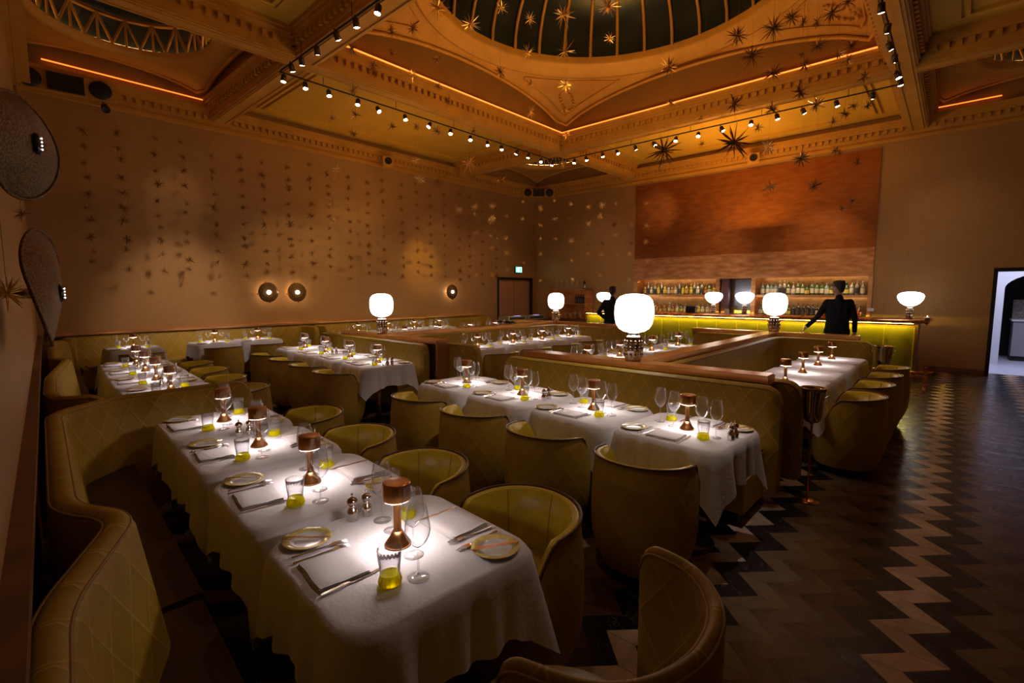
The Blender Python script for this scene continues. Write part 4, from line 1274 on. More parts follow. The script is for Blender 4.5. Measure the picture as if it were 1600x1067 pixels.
# bottles
def bottle(kind, glass, labelmat, h, rr, sh):
    b = MB()
    nk = rr * .30
    b.lathe([(.001, 0), (rr * .95, 0), (rr, .006), (rr, h * sh), (rr * .8, h * (sh + .08)), (nk, h * (sh + .17)), (nk, h * .93), (nk * 1.25, h * .935), (nk * 1.25, h), (.001, h)], 12)
    b.cur = 1; b.lathe([(rr * 1.02, h * .14), (rr * 1.02, h * sh * .82)], 12)
    o = b.build('bottle', [glass, labelmat]); tag(o, kind, 'bottle', 'bottles behind the bar')
    return Proto(o)
lab_w = P('cream_label', (.75, .70, .55), .6); lab_y = P('yellow_label', (.75, .62, .12), .6); lab_k = P('black_label', (.05, .05, .05), .5); lab_g = P('gold_label', (.6, .42, .15), .4, metal=.5)
BG = {'green': P('green_bottle_glass', (.03, .12, .04), .1, spec=.8), 'clear': P('clear_bottle_glass', (.55, .55, .48), .08, spec=.8, trans=.5), 'amber': P('amber_bottle_glass', (.35, .14, .02), .1, spec=.8, trans=.2),
      'dark': P('dark_bottle_glass', (.02, .02, .02), .1, spec=.8), 'yellow': P('yellow_bottle_glass', (.62, .52, .04), .1, spec=.8, trans=.3), 'blue': P('pale_blue_bottle_glass', (.30, .48, .50), .1, spec=.8, trans=.3)}
KINDS = [('green', lab_w, .31, .040, .60), ('clear', lab_w, .30, .042, .58), ('amber', lab_g, .29, .045, .55), ('dark', lab_k, .31, .038, .62), ('yellow', lab_y, .27, .043, .60), ('blue', lab_w, .28, .042, .62), ('green', lab_y, .27, .044, .55), ('clear', lab_k, .33, .036, .62), ('dark', lab_w, .30, .038, .60)]
BP = [bottle('bottle', BG[k[0]], *k[1:]) for k in KINDS]
rb = random.Random(5)
def bottles(x0, x1, y, z, n, where, prefer, hs=1.05):
    for i in range(n):
        x = x0 + (x1 - x0) * (i + .5) / n + rb.uniform(-.008, .008)
        k = rb.choice(prefer)
        BP[k].put((x, y + rb.uniform(-.03, .03), z), rb.uniform(-.4, .4), '%s glass bottle, %s from left on the %s' % (KINDS[k][0], ORD[i], where), 'bottles behind the bar', (1.12, 1.12, hs * rb.uniform(.86, 1.06)))
bottles(-6.9, -4.8, YB + .2, 1.576, 20, 'upper shelf of the left bar niche', [0, 1, 4, 1, 7, 2, 4])
bottles(-6.6, -4.8, YB + .12, 1.086, 15, 'lower shelf of the left bar niche', [4, 4, 1, 2, 6], .85)
bottles(-3.68, -1.52, YB + .2, 1.576, 22, 'upper shelf of the right bar niche', [0, 5, 1, 6, 0, 5, 7, 4])
bottles(-3.68, -1.52, YB + .12, 1.086, 21, 'lower shelf of the right bar niche', [3, 8, 0, 3, 6, 8], .92)

# small things on the bar
t = empty('cocktail_shaker', (-1.42, 11.95, BZ), 0, 'copper cocktail shaker near the right end of the bar', 'shaker')
b = MB(); b.lathe([(.001, 0), (.035, 0), (.045, .13), (.001, .131)], 20); b.build('cup', M['copper'], t)
b = MB(); b.lathe([(.045, .13), (.03, .17), (.018, .18), (.018, .205), (.001, .21)], 20); b.build('lid', M['silver'], t)
t = empty('card_holder', (-1.22, 11.8, BZ), .2, 'small cream card on a thin stand on the bar', 'card stand')
b = MB(); b.lathe([(.001, 0), (.03, 0), (.03, .006), (.004, .01), (.004, .14), (.001, .14)], 12); b.build('stand', M['copper'], t)
b = MB(); b.box(-.05, .05, -.003, .003, .13, .19); b.build('card', M['china'], t)
t = empty('candle_bowl', (-.36, 11.62, BZ), 0, 'small lit candle in a pale bowl at the far right of the bar', 'candle')
b = MB(); b.lathe([(.001, 0), (.04, 0), (.055, .05), (.048, .05), (.035, .012), (.001, .012)], 20); b.build('bowl', P('pink_bowl', (.6, .38, .28), .4), t)
b = MB(); b.lathe([(.001, .012), (.022, .012), (.022, .05), (.001, .05)], 14); b.ell((0, 0, .065), (.008, .008, .016), 8, 6); b.build('candle', EM('candle_glow', (1, .7, .45), 2.2), t)
t = empty('ice_tub', (-4.85, 12.0, BZ), 0, 'dark steel tub standing on the bar before the left niche', 'tub')
b = MB(); b.box(-.12, .12, -.08, .08, 0, .16); b.build('tub', M['blackgloss'], t); b = MB(); b.box(-.13, .13, -.09, .09, .16, .175); b.build('rim', M['silver'], t)
t = empty('menu_card', (-3.92, 11.75, BZ), .1, 'white folded menu card on the copper bar top', 'menu')
b = MB(); b.add([(-.05, -.03, 0), (.05, -.03, 0), (.05, 0, .12), (-.05, 0, .12), (-.05, .03, 0), (.05, .03, 0), (-.05, -.026, 0), (.05, -.026, 0), (.05, 0, .115), (-.05, 0, .115), (-.05, .026, 0), (.05, .026, 0)], [(0, 1, 2, 3), (3, 2, 5, 4), (9, 8, 7, 6), (10, 11, 8, 9), (0, 6, 7, 1), (5, 11, 10, 4)]); b.build('card', M['china'], t)
for k, (x, lb) in enumerate(((-2.02, 'steel cocktail tin on the bar right of the standing waiter'), (-1.80, 'second steel cocktail tin on the bar, beside a taller one'), (-1.62, 'black bar mat tin holding straws beside the shaker'))):
    b = MB(); b.lathe([(.001, 0), (.034, 0), (.045, .16), (.040, .16), (.03, .01), (.001, .01)], 20)
    if k == 2:
        for q in range(5): b.tube([(.01 * q - .02, 0, .02), (.02 * q - .04, 0, .24)], .003, 5)
    o = b.build('cocktail_tin', M['chrome'] if k < 2 else M['blackgloss'], None); o.location = (x, 11.95, BZ); tag(o, lb, 'tin')

# service cabinet with glassware left of the bar
def cabinet():
    r = empty('service_cabinet', (-9.22, 12.98, 0), 0, 'copper service cabinet with open shelves in the far corner', 'cabinet')
    b = MB(); b.box(-.70, .70, -.22, .22, 0, .82); b.build('body', M['railwood'], r)
    b = MB(); b.box(-.72, -.68, -.2, .2, .82, 1.74); b.box(.68, .72, -.2, .2, .82, 1.74); b.box(-.72, .72, -.2, .2, 1.72, 1.76); b.box(-.68, .68, .18, .2, .82, 1.72); b.build('frame', M['cu_light'], r)
    b = MB(); b.box(-.68, .68, -.19, .18, 1.27, 1.295); b.build('shelf', M['cu_light'], r)
    b = MB(); b.box(-.74, .74, -.26, .22, .82, .85); b.build('worktop', M['copper'], r)
cabinet()
dec = empty('decanter', (0, 0, 0), 0, 'decanter', 'decanter')
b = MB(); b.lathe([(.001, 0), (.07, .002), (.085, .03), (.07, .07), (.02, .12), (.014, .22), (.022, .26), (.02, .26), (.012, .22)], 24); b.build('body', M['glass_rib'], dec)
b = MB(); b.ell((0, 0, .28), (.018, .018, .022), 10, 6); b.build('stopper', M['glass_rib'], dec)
DEC = Proto(dec)
for k in range(6):
    DEC.put((-9.75 + .2 * k, 12.95, 1.76), 0, 'glass decanter, %s from the left on top of the far service cabinet' % ORD[k], 'decanters')
bk = empty('lantern', (-8.66, 12.95, 1.76), 0, 'small dark lantern on the right end of the service cabinet', 'lantern')
b = MB(); b.lathe([(.001, 0), (.05, 0), (.05, .012), (.001, .014)], 8); b.lathe([(.055, .16), (.02, .24), (.001, .25)], 8)
for k in range(4): b.tube([(.045 * cos(k * pi / 2), .045 * sin(k * pi / 2), .01), (.045 * cos(k * pi / 2), .045 * sin(k * pi / 2), .165)], .004, 5)
b.build('frame', M['black'], bk); b = MB(); b.lathe([(.001, .014), (.03, .014), (.03, .1), (.001, .1)], 12); b.build('candle', M['china'], bk)
for k in range(5):
    BP[3].put((-8.98 + .09 * k, 12.95, 1.296), 0, 'dark wine bottle, %s from the left on the middle shelf of the service cabinet' % ORD[k], 'wine bottles in the service cabinet', (1, 1, .95))
for k in range(6):
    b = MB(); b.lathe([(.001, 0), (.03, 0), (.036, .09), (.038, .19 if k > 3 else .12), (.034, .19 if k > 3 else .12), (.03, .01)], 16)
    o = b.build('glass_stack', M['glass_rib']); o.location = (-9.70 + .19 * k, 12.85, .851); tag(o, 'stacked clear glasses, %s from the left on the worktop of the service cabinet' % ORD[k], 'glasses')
for k in range(4):
    WINE.put((-9.6 + .14 * k, 12.95, 1.296), 0, 'wine glass stored %s from the left on the shelf of the service cabinet' % ORD[k], 'glasses in the service cabinet')
t = empty('till_screen', (-9.55, 12.55, 0), 0, 'small blue-lit till screen on a post by the service cabinet', 'screen')
b = MB(); b.lathe([(.001, 0), (.12, 0), (.12, .02), (.02, .03), (.02, 1.12), (.001, 1.12)], 16); b.build('post', M['black'], t)
b = MB(); b.box(-.16, .16, -.02, .02, 1.12, 1.36); b.build('housing', M['black'], t)
b = MB(); b.box(-.145, .145, -.024, -.02, 1.135, 1.345); b.build('display', EM('blue_display', (.05, .10, .9), .5), t)

# DJ equipment
t = empty('dj_desk', (-9.35, 10.75, 0), 0, 'black desk with disc decks near the copper doors', 'desk')
b = MB(); b.box(-.32, .32, -.85, .85, .80, .86)
for sx in (-1, 1):
    for sy in (-1, 1): b.box(sx * .28 - .02, sx * .28 + .02, sy * .8 - .02, sy * .8 + .02, 0, .80)
b.build('frame', M['black'], t)
for k, (yy, lb) in enumerate(((10.32, 'grey disc player on the left half of the desk'), (11.18, 'grey disc player on the right half of the desk'))):
    p = empty('disc_player', (-9.35, yy, .861), 0, lb, 'disc player')
    b = MB(); b.box(-.2, .2, -.36, .36, 0, .11); b.build('case', P('silver_case', (.5, .48, .46), .4, metal=.7), p)
    b = MB(); b.box(.2, .203, -.33, .33, .02, .09); b.build('front', M['black'], p)
    b = MB(); b.lathe([(.001, .11), (.11, .11), (.11, .125), (.001, .126)], 28, (0, -.1, 0)); b.build('jog_wheel', M['silver'], p)
    b = MB(); b.box(-.06, .06, .12, .3, .11, .118); b.build('mixer_keys', EM('violet_keys', (.5, .4, 1), .6), p)

# exit sign with running figure
t = empty('exit_sign', (XW + .03, 12.30, 2.40), 0, 'lit green emergency exit sign above the copper doors', 'sign')
b = MB(); b.box(-.03, .03, -.16, .16, -.10, .10); b.build('case', M['black'], t)
b = MB(); b.box(.03, .034, -.15, .15, -.09, .09); b.build('panel', EM('exit_green', (.10, .95, .62), 1.1), t)
b = MB()
def q(y0, z0, y1, z1, w): 
    d = Vector((y1 - y0, z1 - z0)).normalized() * w; nx, ny = -d.y, d.x
    b.add([(.036, y0 + nx, z0 + ny), (.036, y0 - nx, z0 - ny), (.036, y1 - nx, z1 - ny), (.036, y1 + nx, z1 + ny)], [(0, 1, 2, 3)])
b.lathe([(.001, 0), (.016, 0), (.016, .002), (.001, .002)], 12, (.035, -.045, .055), M=Matrix.Rotation(pi / 2, 3, 'Y'))
q(-.045, .04, -.065, -.015, .013); q(-.065, -.015, -.03, -.04, .009); q(-.03, -.04, -.035, -.075, .008); q(-.065, -.015, -.095, -.04, .009); q(-.095, -.04, -.125, -.038, .008)
q(-.045, .035, -.015, .01, .007); q(-.05, .035, -.09, .02, .007)
q(.02, -.08, .02, .075, .004); q(.02, .075, .12, .075, .004); q(.12, .075, .12, -.08, .004)
b.build('running_figure', M['white_led'], t)

# ------------------------------------------------------------------ wall disc lamps
def disc_lamp():
    r = empty('disc_wall_lamp', (0, 0, 0), 0, 'disc wall lamp', 'wall lamp')
    MX = Matrix.Rotation(pi / 2, 3, 'Y')
    b = MB(); prof = [(.045, .075), (.05, .07), (.10, .085), (.16, .075), (.205, .05), (.21, .045), (.205, .04), (.16, .06), (.10, .07), (.05, .055)]
    b.lathe(prof, 40, (0, 0, 0), M=MX); b.build('woven_disc', M['woven'], r)
    b = MB()
    for k in range(4):
        a = pi / 4 * 0 + k * pi / 2 + .15
        b.ell((.04, .212 * cos(a), .212 * sin(a)), (.02, .02, .02), 8, 5)
        b.tube([(0, .19 * cos(a), .19 * sin(a)), (.045, .205 * cos(a), .205 * sin(a))], .01, 6)
    b.build('clip', M['lampcopper'], r)
    b = MB(); b.ell((.07, 0, 0), (.045, .042, .042), 16, 10); b.build('bulb', M['sconce'], r)
    L = bpy.data.lights.new('disc_lamp_light', 'POINT'); L.energy = 12; L.color = (1, .66, .40); L.shadow_soft_size = .03
    o = bpy.data.objects.new('disc_lamp_light', L); COL.objects.link(o); o.parent = r; o.location = (.025, 0, 0)
    return r
M['sconce'] = EM('sconce_bulb', (1, .78, .58), 16)
DL = Proto(disc_lamp())
DL.put((XW + .005, 4.25, 1.66), 0, 'left one of the paired round woven wall lamps with a glowing centre', 'disc wall lamps')
DL.put((XW + .005, 4.86, 1.66), 0, 'right one of the paired round woven wall lamps with a glowing centre', 'disc wall lamps')
DL.put((XW + .005, 9.38, 1.67), 0, 'single round woven wall lamp near the copper doors', 'disc wall lamps')

# big woven shells on the near wall
def shell(loc, turn, rx, rz_, seed, label):
    r = empty('woven_wall_shell', loc, turn, label, 'wall shell')
    b = MB(); n, m = 48, 12; vs = []; fs = []
    ph = seed * 1.3
    for j in range(m + 1):
        t = j / m
        for k in range(n):
            a = 2 * pi * k / n
            rr = t * (1 + .09 * sin(3 * a + ph))
            y = .05 * (1 - t * t) + .03 * sin(2 * a + ph) * t * t
            vs.append((rr * rx * cos(a), y, rr * rz_ * sin(a)))
    for j in range(m):
        for k in range(n):
            k2 = (k + 1) % n; fs.append((j * n + k, (j + 1) * n + k, (j + 1) * n + k2, j * n + k2))
    b.add(vs, fs, None, True); b.tube([vs[m * n + k % n] for k in range(n + 1)], .006, 6)
    b.build('shell', M['woven'], r)
    b = MB(); b.ell((0, .05, 0), (.028, .012, .036), 14, 8); b.build('jewel', M['blackgloss'], r)
    b = MB(); b.tube([(0, .03, 0), (0, -.12, 0)], .02, 8); b.build('bracket', M['chrome'], r)
    b = MB()
    for k in range(4): b.ell((0, .0625, -.018 + .012 * k), (.002, .002, .003), 6, 4)
    b.build('led_row', M['white_led'], r)
shell((-2.35, .145, 2.15), -.55, .17, .17, 1, 'upper one of two large woven bronze shells on the near wall')
shell((-2.65, .190, 1.65), -.22, .21, .225, 2.4, 'lower one of two large woven bronze shells on the near wall')

# ------------------------------------------------------------------ speakers and spot heads
def speaker(loc, rz, lb):
    r = empty('ceiling_speaker', loc, rz, lb, 'speaker')
    b = MB(); b.box(-.09, .09, -.13, .13, -.11, .11); b.build('housing', M['plaster'], r)
    b = MB(); b.lathe([(.001, 0), (.075, 0), (.085, .012), (.07, .016), (.001, .010)], 24, (.09, 0, 0), M=Matrix.Rotation(pi / 2, 3, 'Y')); b.build('cone', M['blackgloss'], r)
speaker((-10.6, 7.15, 4.86), -.5, 'cream cube speaker with a round black front under the left cornice')
speaker((-3.85, 12.95, 4.86), -pi / 2 + .3, 'cream cube speaker with a round black front above the copper panel')
def cluster(loc, rz, lb, s=1.0):
    r = empty('speaker_cluster', loc, rz, lb, 'speaker')
    b = MB(); b.box(-.06, .0, -.62 * s, .62 * s, -.15 * s, .15 * s); b.build('mount', M['plaster'], r)
    b = MB(); b.box(-.02, .06, -.22 * s, .22 * s, -.13 * s, .13 * s); b.build('bass_cabinet', M['black'], r)
    for q_ in (-1, 1):
        b = MB(); b.lathe([(.001, 0), (.13 * s, 0), (.145 * s, .03), (.12 * s, .05), (.001, .04)], 28, (0, q_ * .42 * s, 0), M=Matrix.Rotation(pi / 2, 3, 'Y')); b.build('round_speaker', M['black'], r)
cluster((-10.62, 1.25, 4.93), -.15, 'black speaker trio high in the upper left corner of the room', 1.0)
cluster((-10.45, 12.85, 4.92), -.78, 'black speaker trio in the far corner below the ceiling', .85)
pj = empty('wall_projector', (-10.7, 1.72, 4.74), 0, 'small black fixture hanging under the left cornice beside the speaker trio', 'spotlight')
b = MB(); b.lathe([(.001, 0), (.05, 0), (.06, .14), (.05, .14), (.04, .12), (.001, .12)], 16, M=Matrix.Rotation(2.2, 3, 'Y')); b.build('head', M['black'], pj)
b = MB(); b.tube([(0, 0, 0), (-.1, 0, .12)], .01, 6); b.build('arm', M['black'], pj)

def cam_ray_place(): pass
SZ = 4.75
TR = [((-7.50, 3.22), (-7.50, 10.05)), ((-7.50, 10.0), (-.82, 10.0)), ((-.82, 10.0), (-.82, 3.22)), ((-.82, 3.22), (-7.5, 3.22))]
TR = [((-7.50, 3.25), (-7.50, 9.92)), ((-7.45, 9.92), (-.87, 9.92)), ((-.82, 9.92), (-.82, 3.25)), ((-.87, 3.25), (-7.45, 3.25))]
NM = ['left', 'far', 'right', 'near']
for k, ((x0, y0), (x1, y1)) in enumerate(TR):
    t = empty('lighting_track', ((x0 + x1) / 2, (y0 + y1) / 2, 0), 0, 'thin dark lighting track hung below the beams on the %s side of the dome bay' % NM[k], 'lighting track')
    mx, my = (x0 + x1) / 2, (y0 + y1) / 2
    b = MB(); b.tube([(x0 - mx, y0 - my, SZ + .10), (x1 - mx, y1 - my, SZ + .10)], .012, 6); b.build('rail', M['black'], t)
    b = MB()
    for j in range(5):
        q_ = (j + .5) / 5; xx, yy = x0 + (x1 - x0) * q_ - mx, y0 + (y1 - y0) * q_ - my
        b.tube([(xx, yy, SZ + .10), (xx, yy, CB + .1)], .005, 5)
    b.build('drop_rod', M['black'], t)
def spot_proto():
    r = empty('track_spotlight', (0, 0, 0), 0, 'spot', 'spotlight')
    b = MB(); b.lathe([(.001, .10), (.03, .10), (.036, .09), (.040, .0), (.036, .0), (.034, .02), (.001, .025)], 16); b.build('head', M['spothead'], r)
    b = MB(); b.lathe([(.001, -.006), (.02, -.004), (.034, .001), (.034, .004), (.001, .004)], 16); b.build('lens', M['spotface'], r)
    b = MB(); b.tube([(0, 0, .10), (0, 0, .13)], .008, 6); b.build('yoke', M['black'], r)
    return r
M['spothead'] = P('dark_bronze_head', (.06, .035, .015), .35, metal=.6)
SP = Proto(spot_proto())
SPOTS = {'left': [3.3, 3.63, 4.01, 4.5, 4.91, 5.45, 5.96, 6.5, 7.03, 7.52, 7.95, 8.41, 8.83, 9.3, 9.72], 'far': [-6.98, -6.62, -6.18, -5.79, -5.35, -4.91, -4.46, -4.0, -3.52, -3.02, -2.57, -2.15, -1.67, -1.2], 'right': [7.0, 7.57, 8.12, 8.58, 9.24, 9.58], 'near': [-7.07, -6.79, -6.34, -5.8, -5.38, -4.95]}
for nm in ('left', 'far', 'right', 'near'):
    for i, q_ in enumerate(SPOTS[nm]):
        if nm == 'left': p = (-7.50, q_)
        elif nm == 'far': p = (q_, 9.92)
        elif nm == 'right': p = (-.82, q_)
        else: p = (q_, 3.25)
        o = SP.put((p[0], p[1], SZ - .03), 0, 'lit spotlight head, %s from the %s end of the %s lighting track' % (ORD[i], {'left': 'near', 'far': 'left', 'right': 'near', 'near': 'left'}[nm], nm), 'track spotlights')
        # heads lean towards what they light
        lean = {'left': (0, .35), 'far': (-.35, 0), 'right': (0, -.3), 'near': (.3, 0)}[nm]
        o.rotation_euler = (lean[0] + rj.uniform(-.25, .25), lean[1] + rj.uniform(-.25, .25), rj.uniform(0, 3))

# ------------------------------------------------------------------ hanging star bursts
def star_mesh(seed, nsp, flat=1.0):
    rnd = random.Random(seed)
    b = MB()
    for k in range(nsp):
        z = 1 - 2 * (k + .5) / nsp; a = k * 2.39996 + rnd.uniform(-.3, .3)
        rr = sqrt(1 - z * z); d = Vector((rr * cos(a), rr * sin(a), z * flat)).normalized()
        L = rnd.uniform(.62, 1.0)
        u = d.orthogonal().normalized(); w = d.cross(u)
        wd = .060
        base = d * .03
        pts = [base + u * wd * .5, base + w * wd * .5, base - u * wd * .5, base - w * wd * .5]
        mid = d * L * .45
        pts2 = [mid + u * wd * .8, mid + w * wd * .25, mid - u * wd * .8, mid - w * wd * .25]
        vs = pts + pts2 + [d * L]
        b.add(vs, [(0, 1, 5, 4), (1, 2, 6, 5), (2, 3, 7, 6), (3, 0, 4, 7), (4, 5, 8), (5, 6, 8), (6, 7, 8), (7, 4, 8)])
    b.ell((0, 0, 0), (.07, .07, .07), 6, 4)
    return b
SM = []
for k, (n, mt) in enumerate(((26, 'gold2'), (24, 'gold2'), (30, 'gold'), (22, 'gold'))):
    b = star_mesh(k + 1, n); o = b.build('hanging_starburst', M[mt]); tag(o, 'star', 'starburst', 'hanging starbursts')
    SM.append(Proto(o))
TH = []
def star(kind, x, y, z, s, up, label):
    if kind >= 2 and rs_.random() < .5: kind = 3
    o = SM[kind].put((x, y, z), 0, label, 'hanging starbursts', (s, s, s))
    o.rotation_euler = (rs_.uniform(0, 6), rs_.uniform(0, 6), rs_.uniform(0, 6))
    if up: TH.append((o, up, s))
def threads():
    th = MB(); th.tube([(0, 0, 0), (0, 0, 1)], .0009, 3, cap=False)
    first = th.build('thread', M['thread'])
    for k, (o, L, s) in enumerate(TH):
        c = first if k == 0 else first.copy()
        if k: COL.objects.link(c)
        c.parent = o
        c.rotation_euler = o.rotation_euler.to_matrix().inverted().to_euler(); c.scale = (1 / s, 1 / s, L / s)
rs_ = random.Random(21)
WY = [1.39, 1.84, 2.33, 2.76, 3.22, 3.7, 4.14, 4.63, 5.08, 5.53, 6.0, 6.47, 6.96, 7.47, 7.9, 8.41, 8.86, 9.35, 9.83, 10.3, 10.85]
cnt = 0
for i, yy in enumerate(WY):
    x = XW + .32 + .05 * (i % 3)
    n = 10 if i < 12 else 9
    z = 4.35 + rs_.uniform(-.15, .1)
    zb = 1.74 + rs_.uniform(-.12, .25)
    step = (z - zb) / n
    for k in range(n):
        zz = z - step * k + rs_.uniform(-.06, .06)
        y2 = yy + rs_.uniform(-.02, .02)
        star(rs_.choice([0, 0, 1, 1, 0]), x, y2, zz, rs_.uniform(.085, .145), step - .08 if k else 4.9 - zz - .05,
             'dark gold starburst, %s down on the %s string by the left wall' % (ORD[k], ORD[i])); cnt += 1
BIG = [(-1.75, 0.06, 1.65, 0.052, 2), (-2.3, 0.13, 1.91, 0.037, 0), (-2.49, 0.16, 1.81, 0.026, 2), (-2.79, 5.87, 3.39, 0.296, 0), (-1.96, 5.88, 3.32, 0.27, 0), (-1.93, 7.25, 3.04, 0.138, 2), (-1.44, 7.36, 3.0, 0.144, 0), (-5.85, 5.45, 3.69, 0.215, 2), (-3.25, 4.44, 4.2, 0.153, 2), (-4.73, 4.45, 4.99, 0.16, 2), (-4.62, 3.83, 4.89, 0.165, 2), (-3.14, 5.11, 4.88, 0.155, 2), (-3.57, 4.82, 4.83, 0.184, 2), (-4.53, 5.33, 4.89, 0.142, 2), (-3.65, 5.98, 5.02, 0.117, 2), (-4.8, 5.09, 5.47, 0.13, 2), (-4.51, 5.35, 5.32, 0.119, 2), (-2.76, 5.88, 4.36, 0.175, 0), (-1.45, 5.3, 4.14, 0.167, 0), (-1.43, 5.83, 4.43, 0.13, 0), (-1.91, 5.69, 4.37, 0.153, 0), (-1.87, 6.07, 4.28, 0.179, 0), (-1.09, 5.9, 4.38, 0.134, 0), (-1.31, 6.37, 4.55, 0.104, 0), (-1.51, 6.68, 4.74, 0.111, 0), (-1.02, 6.27, 4.61, 0.131, 0), (-0.99, 6.42, 4.23, 0.101, 0), (-1.19, 5.88, 4.1, 0.112, 0), (-1.54, 6.83, 4.45, 0.085, 0), (-1.57, 5.79, 3.92, 0.134, 0), (-1.4, 6.35, 4.14, 0.114, 0), (-1.16, 6.75, 4.31, 0.108, 0), (-1.12, 7.11, 4.36, 0.113, 0), (-2.07, 6.16, 3.83, 0.169, 0), (-1.43, 6.34, 3.85, 0.133, 0), (-1.69, 6.28, 3.72, 0.127, 0), (-1.34, 6.72, 3.8, 0.139, 0), (-2.97, 7.43, 4.2, 0.095, 0), (-2.94, 7.44, 3.83, 0.107, 0), (-1.96, 6.72, 3.68, 0.089, 0), (-0.93, 6.94, 4.06, 0.099, 0), (-1.01, 6.93, 3.76, 0.082, 0), (-0.92, 7.29, 3.84, 0.085, 0), (-1.14, 7.26, 3.79, 0.097, 0), (-1.34, 7.74, 3.86, 0.115, 0), (-1.84, 6.75, 3.43, 0.129, 2), (-1.49, 6.84, 3.25, 0.154, 0), (-1.24, 7.4, 3.41, 0.09, 0), (-1.0, 7.43, 3.24, 0.098, 0), (-1.1, 7.92, 2.85, 0.106, 0), (-1.26, 8.25, 2.81, 0.101, 0), (-1.27, 7.9, 3.49, 0.074, 0), (-4.13, 5.65, 4.46, 0.142, 2), (-4.44, 6.05, 4.31, 0.106, 0), (-4.7, 6.47, 4.12, 0.101, 0), (-4.83, 5.73, 4.3, 0.153, 2), (-5.16, 5.45, 4.86, 0.141, 0), (-5.15, 6.12, 4.9, 0.1, 0), (-6.17, 4.26, 5.36, 0.113, 0), (-5.75, 4.0, 5.38, 0.147, 0), (-5.59, 4.21, 5.14, 0.128, 0), (-5.75, 3.99, 5.07, 0.116, 0), (-6.03, 3.56, 4.8, 0.135, 0), (-6.3, 4.07, 5.39, 0.101, 0), (-6.17, 5.09, 5.22, 0.099, 0), (-6.16, 5.1, 4.83, 0.112, 0), (-6.58, 4.55, 5.27, 0.097, 0), (-6.0, 4.5, 4.76, 0.127, 2), (-6.31, 4.05, 4.83, 0.136, 0), (-6.6, 4.25, 4.88, 0.13, 0), (-6.46, 3.81, 4.47, 0.135, 0), (-6.88, 4.08, 4.32, 0.144, 0), (-6.59, 4.54, 4.19, 0.148, 0), (-6.9, 4.05, 4.04, 0.121, 0), (-7.04, 3.8, 4.23, 0.107, 0), (-6.18, 5.08, 4.16, 0.15, 0), (-6.38, 4.83, 4.21, 0.099, 0), (-6.07, 5.22, 4.62, 0.125, 0), (-5.8, 5.51, 4.18, 0.126, 0), (-6.79, 5.12, 3.82, 0.119, 2), (-6.76, 5.16, 3.53, 0.147, 2), (-6.84, 5.62, 3.56, 0.168, 0), (-6.19, 6.53, 3.65, 0.144, 0), (-6.71, 6.0, 3.12, 0.129, 2), (-6.66, 6.77, 3.02, 0.122, 2), (-6.64, 6.79, 3.28, 0.122, 2), (-6.88, 6.55, 3.27, 0.122, 2), (-5.33, 7.25, 3.92, 0.157, 0), (-7.93, 4.25, 3.56, 0.108, 2), (-7.95, 4.23, 3.15, 0.122, 2), (-7.95, 4.22, 2.87, 0.109, 2), (-8.21, 4.47, 3.8, 0.112, 2), (-3.15, 6.81, 4.3, 0.101, 0), (-2.96, 6.34, 3.48, 0.106, 0), (-7.85, 7.46, 3.35, 0.078, 2), (-8.02, 7.64, 2.96, 0.108, 2), (-7.9, 7.48, 2.52, 0.075, 2), (-8.0, 7.62, 2.04, 0.11, 2), (-7.72, 7.86, 3.29, 0.114, 2), (-7.73, 7.83, 2.9, 0.079, 2), (-7.77, 7.9, 2.64, 0.097, 2), (-7.69, 7.82, 2.04, 0.112, 2), (-7.46, 8.06, 3.33, 0.078, 2), (-7.36, 7.92, 2.83, 0.101, 2), (-7.44, 8.03, 2.52, 0.12, 2), (-7.37, 7.98, 2.15, 0.084, 2), (-7.18, 8.29, 3.63, 0.075, 2), (-7.23, 8.33, 3.27, 0.082, 2), (-7.19, 8.24, 2.88, 0.105, 0), (-7.21, 8.34, 2.31, 0.071, 2), (-6.93, 8.59, 3.49, 0.117, 2), (-6.84, 8.47, 3.11, 0.092, 2), (-6.96, 8.63, 2.85, 0.07, 2), (-6.93, 8.59, 2.5, 0.085, 2), (-6.86, 8.5, 1.91, 0.073, 2), (-6.67, 8.75, 3.66, 0.072, 2), (-6.72, 8.83, 3.27, 0.096, 2), (-6.7, 8.84, 2.84, 0.082, 2), (-6.61, 8.7, 2.52, 0.114, 0), (-6.27, 8.81, 3.54, 0.082, 2), (-6.42, 9.01, 3.26, 0.073, 0), (-6.42, 9.05, 2.8, 0.115, 2), (-6.37, 9.0, 2.35, 0.075, 2), (-6.37, 9.05, 1.93, 0.087, 2), (-6.06, 9.17, 3.5, 0.096, 2), (-5.99, 9.08, 3.12, 0.118, 2), (-6.11, 9.25, 2.7, 0.072, 0), (-6.11, 9.25, 2.5, 0.073, 2), (-5.8, 9.31, 3.52, 0.116, 2), (-5.89, 9.38, 3.3, 0.114, 2), (-5.82, 9.38, 2.72, 0.098, 0), (-5.82, 9.33, 2.48, 0.115, 2), (-5.81, 9.29, 2.02, 0.072, 2), (-5.6, 9.54, 3.56, 0.077, 2), (-5.57, 9.44, 3.1, 0.112, 0), (-5.55, 9.46, 2.88, 0.109, 2), (-5.51, 9.46, 2.46, 0.075, 2), (-5.33, 9.7, 3.52, 0.092, 0), (-5.19, 9.49, 3.07, 0.08, 2), (-5.24, 9.59, 2.69, 0.078, 0), (-5.21, 9.51, 2.46, 0.087, 2), (-5.3, 9.65, 1.92, 0.086, 2), (-5.02, 9.81, 3.53, 0.074, 2), (-4.95, 9.72, 3.05, 0.119, 2), (-4.99, 9.78, 2.73, 0.116, 2), (-4.92, 9.72, 2.29, 0.109, 2)]
